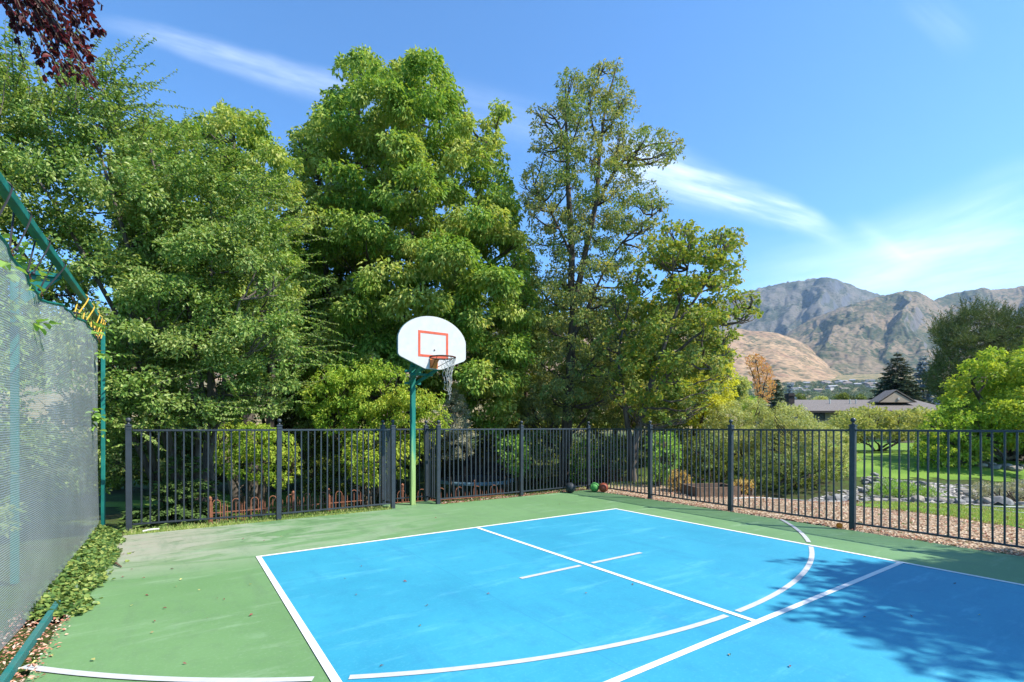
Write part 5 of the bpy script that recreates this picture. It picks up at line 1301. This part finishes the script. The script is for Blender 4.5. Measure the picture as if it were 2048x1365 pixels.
for k in range(1300):
    c = lb[0][rng.integers(len(lb[0]))]; j = rng.integers(len(lb[0])); R = lb[1][j]; c = lb[0][j]
    d = unit(np.array([rng.uniform(.2, 1), rng.uniform(-.9, .3), rng.uniform(-.1, .6)]))
    p0 = c + d * R * .5
    b, a = toBA(*(p0 + d * .9)[:2])
    if b > SB - .15 and a < 3.4: continue
    if a < FA + .25 and b > -8 and p0[2] < 2: continue
    shoot(bag, mbs, p0, d, rng.uniform(.6, 1.35), int(rng.uniform(24, 44)), .072, .044)
for (u, v, u2, v2, Y) in ((205, 190, 222, 82, 8.6), (225, 230, 305, 122, 8.7), (235, 260, 312, 200, 8.7), (150, 200, 160, 130, 8.5), (20, 160, 5, 40, 8.2), (60, 190, 40, 90, 8.4), (250, 300, 345, 240, 9.0), (470, 400, 520, 350, 9.0), (180, 220, 250, 170, 8.5), (0, 230, 18, 110, 8.0), (100, 230, 130, 130, 8.5)):
    p0, p1 = P(u, v, Y), P(u2, v2, Y); shoot(bag, mbs, p0, (p1 - p0) + np.array([0, 0, .05]), np.linalg.norm(p1 - p0) * 1.03, 26, .085, .048, -.12, .008)
tree('cherry_bush', 'big glossy-leaved bush with long arching shoots behind the mesh screen', 'bush', bb, L_BUSH, B_GREY, bag, mbs)
# leaves over the top bar at the left edge
bag = LeafBag(); mbv = MB()
vb = W(SB - .75, a_of_Y(3.6), 0); 
for k in range(46):
    p0 = W(SB - rng.uniform(.15, .8), a_of_Y(rng.uniform(2.6, 4.6)), rng.uniform(2.35, 2.95))
    shoot(bag, mbv, p0, (rng.uniform(.0, .6), rng.uniform(-.3, .5), rng.uniform(-.1, .8)), rng.uniform(.22, .45), 9, .11, .075, -.3, .005)
for k in range(7):
    tip = W(SB - rng.uniform(.2, .7), a_of_Y(rng.uniform(2.8, 4.4)), rng.uniform(2.4, 2.8)); mbv.tube(limb(vb + rdir(1)[0] * .1 * np.array([1, 1, 0]), tip, 8), np.linspace(.014, .006, 8), 6)
tree('climbing_vine', 'broad-leaved vine leaning over behind the top bar at the left edge', 'vine', vb, L_BRIGHT, B_BROWN, bag, mbv)
# plum branch hanging in from the top left
bag = LeafBag(); mbp = MB(); root_p = P(-260, -260, 4.6)
tips = [(60, -40), (110, 10), (150, 60), (185, 120), (170, 170), (120, 150), (70, 110), (40, 60), (190, 40), (205, 10), (95, 70), (140, 110), (20, 20), (165, 20), (130, -20), (200, 70), (150, 165), (185, 175), (130, 85), (175, 90), (60, 30), (200, -10)]
for (u, v) in tips:
    for rep in range(3):
        Y = 4.4 + rng.uniform(-.35, .35); tip = P(u + rng.normal() * 16, v + rng.normal() * 14, Y)
        hub = P(u * .45 - 40, v * .35 - 100, Y + .1)
        pth = smooth_path([hub, hub * .5 + tip * .5 + np.array([.0, 0, .05]), tip], 12); mbp.tube(pth, np.linspace(.006, .0025, 12), 5, caps=False)
        m = 24; f = rng.uniform(.25, 1, m) * 11; i = np.clip(f.astype(int), 0, 10); pos = pth[i] + (pth[i + 1] - pth[i]) * (f - i)[:, None]; T = unit(pth[i + 1] - pth[i])
        ax = unit(T * .5 + rng.normal(size=pos.shape) * .45 + np.array([.1, 0, -.55])); nr = unit(rng.normal(size=pos.shape) * .7 + np.array([.2, -.3, .7])); ln = .062 * rng.uniform(.7, 1.25, m)
        bag.put(*leaves(pos, ax, nr, ln, ln * .55, 'oval'))
    hub = P(u * .45 - 40, v * .35 - 100, 4.5); mbp.tube(limb(P(-200, -230, 4.6), hub, 7), np.linspace(.016, .006, 7), 6)
trunk_p = [np.array([-6.4, 3.4, -.05]), np.array([-6.3, 3.5, 2.5]), np.array([-6.0, 3.9, 4.8]), P(-200, -230, 4.6)]
mbp.tube(smooth_path(trunk_p, 20), np.linspace(.10, .02, 20), 10)
tree('plum_tree', 'dark red plum branches hanging into the top left corner', 'plum tree', trunk_p[0], L_PLUM, B_BROWN, bag, mbp)
# the tree beside the court whose shade falls on the blue paint: boughs stand up the sun's rays from where the shade lies
reseed(SHADE_SEED)
spx = [gp(1655, 1160), gp(1720, 1134), gp(1813, 1126), gp(1925, 1102), gp(2048, 1104), gp(2300, 1130), gp(2700, 1250), gp(2600, 1500), gp(2150, 1390), gp(2028, 1360), gp(1900, 1328), gp(1800, 1290), gp(1700, 1262), gp(1650, 1225)]
spa = np.array(spx); C = []; R = []
while len(C) < 140:
    q = np.array([rng.uniform(spa[:, 0].min(), spa[:, 0].max()), rng.uniform(spa[:, 1].min(), spa[:, 1].max())])
    if not pip(spx, q[:1], q[1:])[0]: continue
    if any(np.linalg.norm((q - np.array(gp(u, v))) / r) < 1 for u, v, r in ((1787, 1207, .30), (2000, 1262, .34), (1960, 1225, .25), (1700, 1190, .22))): continue
    d = edist(spx, q[:1], q[1:])[0]; r = min(max(d * .9, .20), rng.uniform(.4, .75)); h = rng.uniform(5.0, 8.8)
    C.append(np.array([q[0], q[1], 0]) + sdir * h / sdir[2]); R.append(r)
for pts in (((1585, 1124), (1640, 1132), (1700, 1138)), ((1608, 1190), (1645, 1190), (1690, 1195)), ((1596, 1228), (1640, 1232), (1690, 1240)), ((1620, 1160), (1660, 1166)), ((1890, 1342), (1930, 1345)), ((1920, 1100), (1860, 1098))):
    for k, (u, v) in enumerate(pts):
        q = gp(u, v); h = 6.2 + .25 * k; C.append(np.array([q[0], q[1], 0]) + sdir * h / sdir[2]); R.append(.17 + .05 * k)
C = np.array(C); R = np.array(R); SC = C.mean(0)
bag = LeafBag(); fill(bag, C, R, 1.0, .12, .08, 'diamond', flat=.6, droop=.3, nsub=9, subr=.42, up=1)
sb = np.array([SC[0] + .4, SC[1] - .6, -.05])
tree('shade_tree', 'leafy tree standing just outside the frame whose dappled shade falls on the blue court', 'tree', sb, L_LIME, B_GREY, bag, stems_mesh([([sb, sb + [0, .1, 2.5], SC + [0, 0, -.5], SC + [0, 0, 1.5]], .2, .04)], (C, R), 40, .06))

# ---------------------------------------------------------------- vine sprigs pushing through the screen
def sprig(label, u, v, n, spread):
    b_ = SB + .05; k = (u - 1024) / FPX
    # the point of the screen on this sight line
    A_, B_ = P2[0] + b_ * DB[0], P2[1] + b_ * DB[1]
    a = (k * B_ - A_) / (DA[0] - k * DA[1]); p = W(b_, a); p[2] = HC - (v - HZ) / FPX * p[1]
    bag = LeafBag(); mb = MB()
    for j in range(n):
        shoot(bag, mb, p + UP * rng.uniform(-.08, .08) - DB * .04, (rng.uniform(.4, 1), rng.uniform(-.3, .6), rng.uniform(-.4, .7)), spread * rng.uniform(.5, 1.1), 5, .10, .07, -.5, .004)
    root = empty('vine_sprig', p); tag(root, label, 'vine', 'vine sprigs poking through the screen')
    link('sprig_leaves', bag.mesh('sprig_leaves'), L_BRIGHT, root, True); mb.build('sprig_stem', B_BROWN, root)
sprig('larger leafy sprig poking through the screen at mid height near its far edge', 186, 838, 6, .34)
sprig('smaller leafy sprig poking through the upper screen near its far edge', 200, 708, 4, .36)
sprig('few green leaves at the top hem of the screen below the yellow bungees', 190, 655, 3, .22)
# ivy along the foot of the screen
n = 6600; a = rng.uniform(-1.25, 3.0, n); wmax = .09 + .20 * np.clip(1 - ((a - .6) / 2.6) ** 2, 0, 1) + .14 * vn(a * 3.1, a * 0)
b = SB - .05 + (wmax + .06) * (rng.uniform(0, 1, n) ** .8 + .012 * np.abs(rng.normal(size=n)) ** 3); hgt = .08 * np.clip(1 - (b - SB) / (wmax + .1), 0.05, 1) * rng.uniform(.1, 1, n) + .012
pos = np.stack([P2[0] + b * DB[0] + a * DA[0], P2[1] + b * DB[1] + a * DA[1], hgt], 1)
ax = unit(rng.normal(size=(n, 3)) * [1, 1, .35] + DB * .5); nr = unit(np.array([0, 0, 1.0]) + DB * .3 + rng.normal(size=(n, 3)) * .45); ln = .044 * rng.uniform(.6, 1.25, n)
bag = LeafBag(); bag.put(*leaves(pos, ax, nr, ln, ln * .95, 'oval'))
o = link('ivy', bag.mesh('ivy'), L_IVY); tag(o, 'ivy creeping along the foot of the mesh screen onto the green court', kind='stuff')
# leaf litter, fallen leaves, grass
M_LITTER = leaf_mat('dry_litter', [(.11, .05, .025), (.22, .10, .05), (.32, .17, .09), (.42, .26, .16)], 0, .1, .8, .2)
n = 3000; a = rng.uniform(-6.5, -.8, n); b = rng.uniform(SB - .12, -7.70, n) + .02 * rng.normal(size=n)
pos = np.stack([P2[0] + b * DB[0] + a * DA[0], P2[1] + b * DB[1] + a * DA[1], rng.uniform(.004, .03, n)], 1); ln = rng.uniform(.015, .038, n)
bag = LeafBag(); bag.put(*leaves(pos, rdir(n) * [1, 1, .25], unit(np.array([0, 0, 1.0]) + rng.normal(size=(n, 3)) * .4), ln, ln * .55, 'diamond'))
n = 2600; bb_ = rng.uniform(1.50, 1.72, n); a = rng.uniform(-8, 2.5, n); nx_ = 1500; 
pos = np.stack([P2[0] + bb_ * DB[0] + a * DA[0], P2[1] + bb_ * DB[1] + a * DA[1], rng.uniform(.0, .02, n)], 1); ln = rng.uniform(.015, .04, n)
bag.put(*leaves(pos, rdir(n) * [1, 1, .25], unit(np.array([0, 0, 1.0]) + rng.normal(size=(n, 3)) * .4), ln, ln * .5, 'diamond'))
n = 9000; x = rng.uniform(2, 9.5, n); y = rng.uniform(6.5, 12.5, n); b, a = toBA(x, y); okm = (b > 1.66) & (b < 5.5 - .2 * a); x, y = x[okm], y[okm]; n = len(x)
pos = np.stack([x, y, zg(x, y) + rng.uniform(.012, .03, n)], 1); ln = rng.uniform(.02, .06, n)
bag.put(*leaves(pos, rdir(n) * [1, 1, .3], unit(np.array([0, 0, 1.0]) + rng.normal(size=(n, 3)) * .4), ln, ln * .4, 'diamond'))
n = 1500; a = rng.uniform(2.42, 2.6, n); b = rng.uniform(-2.5, 1.5, n)
pos = np.stack([P2[0] + b * DB[0] + a * DA[0], P2[1] + b * DB[1] + a * DA[1], rng.uniform(-.01, .02, n)], 1); ln = rng.uniform(.02, .05, n)
bag.put(*leaves(pos, rdir(n) * [1, 1, .25], unit(np.array([0, 0, 1.0]) + rng.normal(size=(n, 3)) * .4), ln, ln * .5, 'diamond'))
o = link('leaf_litter', bag.mesh('leaf_litter'), M_LITTER); tag(o, 'dry leaf and bark litter along the court edges and on the mulch', kind='stuff')
M_FALL = leaf_mat('fallen_leaf', [(.07, .02, .015), (.10, .03, .02), (.09, .05, .03), (.38, .27, .07)], 0, .1, .6, .3)
px = [(348, 1140), (291, 1158), (243, 1157), (350, 1175), (365, 1160), (260, 1141), (497, 1172), (435, 1200), (448, 1200), (307, 1244), (308, 1267), (325, 1219), (261, 1215), (415, 1239), (506, 1231), (75, 1325), (722, 1134), (688, 1159), (712, 1193), (851, 1215), (853, 1212), (842, 1255), (806, 1165), (758, 1337), (1170, 1189), (980, 1190), (1912, 1170), (1733, 1237), (1820, 1233), (1956, 1233), (1580, 1338), (1460, 1315), (1266, 1170), (1120, 1010), (1095, 1012), (485, 1080), (530, 1083), (870, 1036), (560, 1075), (365, 1330), (190, 1324), (290, 1193), (395, 1183), (103, 1313), (250, 1110)]
xy = np.array([gp(u, v) for u, v in px]); n = len(xy); pos = np.concatenate([xy, np.full((n, 1), .013)], 1); ln = rng.uniform(.022, .045, n)
bag = LeafBag(); bag.put(*leaves(pos, rdir(n) * [1, 1, .1], unit(np.array([0, 0, 1.0]) + rng.normal(size=(n, 3)) * .3), ln, ln * .5, 'diamond'))
o = link('fallen_leaves', bag.mesh('fallen_leaves'), M_FALL); tag(o, 'few dry leaves scattered over the court paint', kind='stuff')
M_BLADE = leaf_mat('grass_blade', [(.07, .13, .02), (.12, .19, .03), (.20, .24, .06), (.28, .27, .10)], .6, .3, .6, .2, [(.10, .17, .03)], 1.5)
def blades(n, xy, h, wd, bag):
    x, y = xy[:, 0], xy[:, 1]; n = len(x); pos = np.stack([x, y, zg(x, y) - .005], 1)
    ax = unit(np.array([0, 0, 1.0]) + rng.normal(size=(n, 3)) * .45); nr = rdir(n); ln = h * rng.uniform(.5, 1.3, n)
    bag.put(*leaves(pos, ax, nr, ln, wd, 'needle'))
bag = LeafBag()
n = 12000; a = 2.40 + np.abs(rng.normal(size=n)) * .12; b = rng.uniform(-7.6, -3.55, n); blades(n, np.stack([P2[0] + b * DB[0] + a * DA[0], P2[1] + b * DB[1] + a * DA[1]], 1), .075, .007, bag)
n = 5000; a = 2.44 + np.abs(rng.normal(size=n)) * .10; b = rng.uniform(-2.5, 1.7, n); blades(n, np.stack([P2[0] + b * DB[0] + a * DA[0], P2[1] + b * DB[1] + a * DA[1]], 1), .06, .007, bag)
pg = [gp(1690, 1001), gp(1750, 998), gp(1900, 1006), gp(2048, 1018), gp(2300, 1036), gp(2300, 1085), gp(2048, 1058), gp(1900, 1033), gp(1800, 1022), gp(1710, 1012)]
pga = np.array(pg); n = 60000; x = rng.uniform(pga[:, 0].min(), pga[:, 0].max(), n); y = rng.uniform(pga[:, 1].min(), pga[:, 1].max(), n)
okm = pip(pg, x, y) & (vn(x * 1.1, y * 2.2) + .25 * rng.uniform(size=n) > .42); blades(0, np.stack([x[okm], y[okm]], 1), .06, .008, bag)
n = 2500; x, y = np.array([W(q, s)[:2] for q, s in zip(rng.uniform(1.7, 6, n), rng.uniform(2.2, 4.2, n))]).T; blades(n, np.stack([x, y], 1), .09, .009, bag)
n = 1200; x, y = np.array([W(q, s)[:2] for q, s in zip(rng.uniform(1.56, 1.9, n), rng.uniform(-9, -5.6, n))]).T; blades(n, np.stack([x, y], 1), .06, .007, bag)
o = link('grass', bag.mesh('grass'), M_BLADE); tag(o, 'short grass along the fence feet and beside the mulch', kind='stuff')
# ---------------------------------------------------------------- air
if HAZE > 0:
    m, nt, out = new_mat('pale_air'); t = NT(nt)
    pv = t.n('ShaderNodeVolumePrincipled'); pv.inputs['Color'].default_value = (.52, .74, 1.0, 1); pv.inputs['Density'].default_value = HAZE; pv.inputs['Anisotropy'].default_value = .2
    t.l(pv.outputs[0], out.inputs['Volume'])
    bx = MB().box((0, 2150, 597.5), (11400, 5500, 1200)).build('haze', m); tag(bx, 'thin pale air fading the far mountains', kind='stuff')
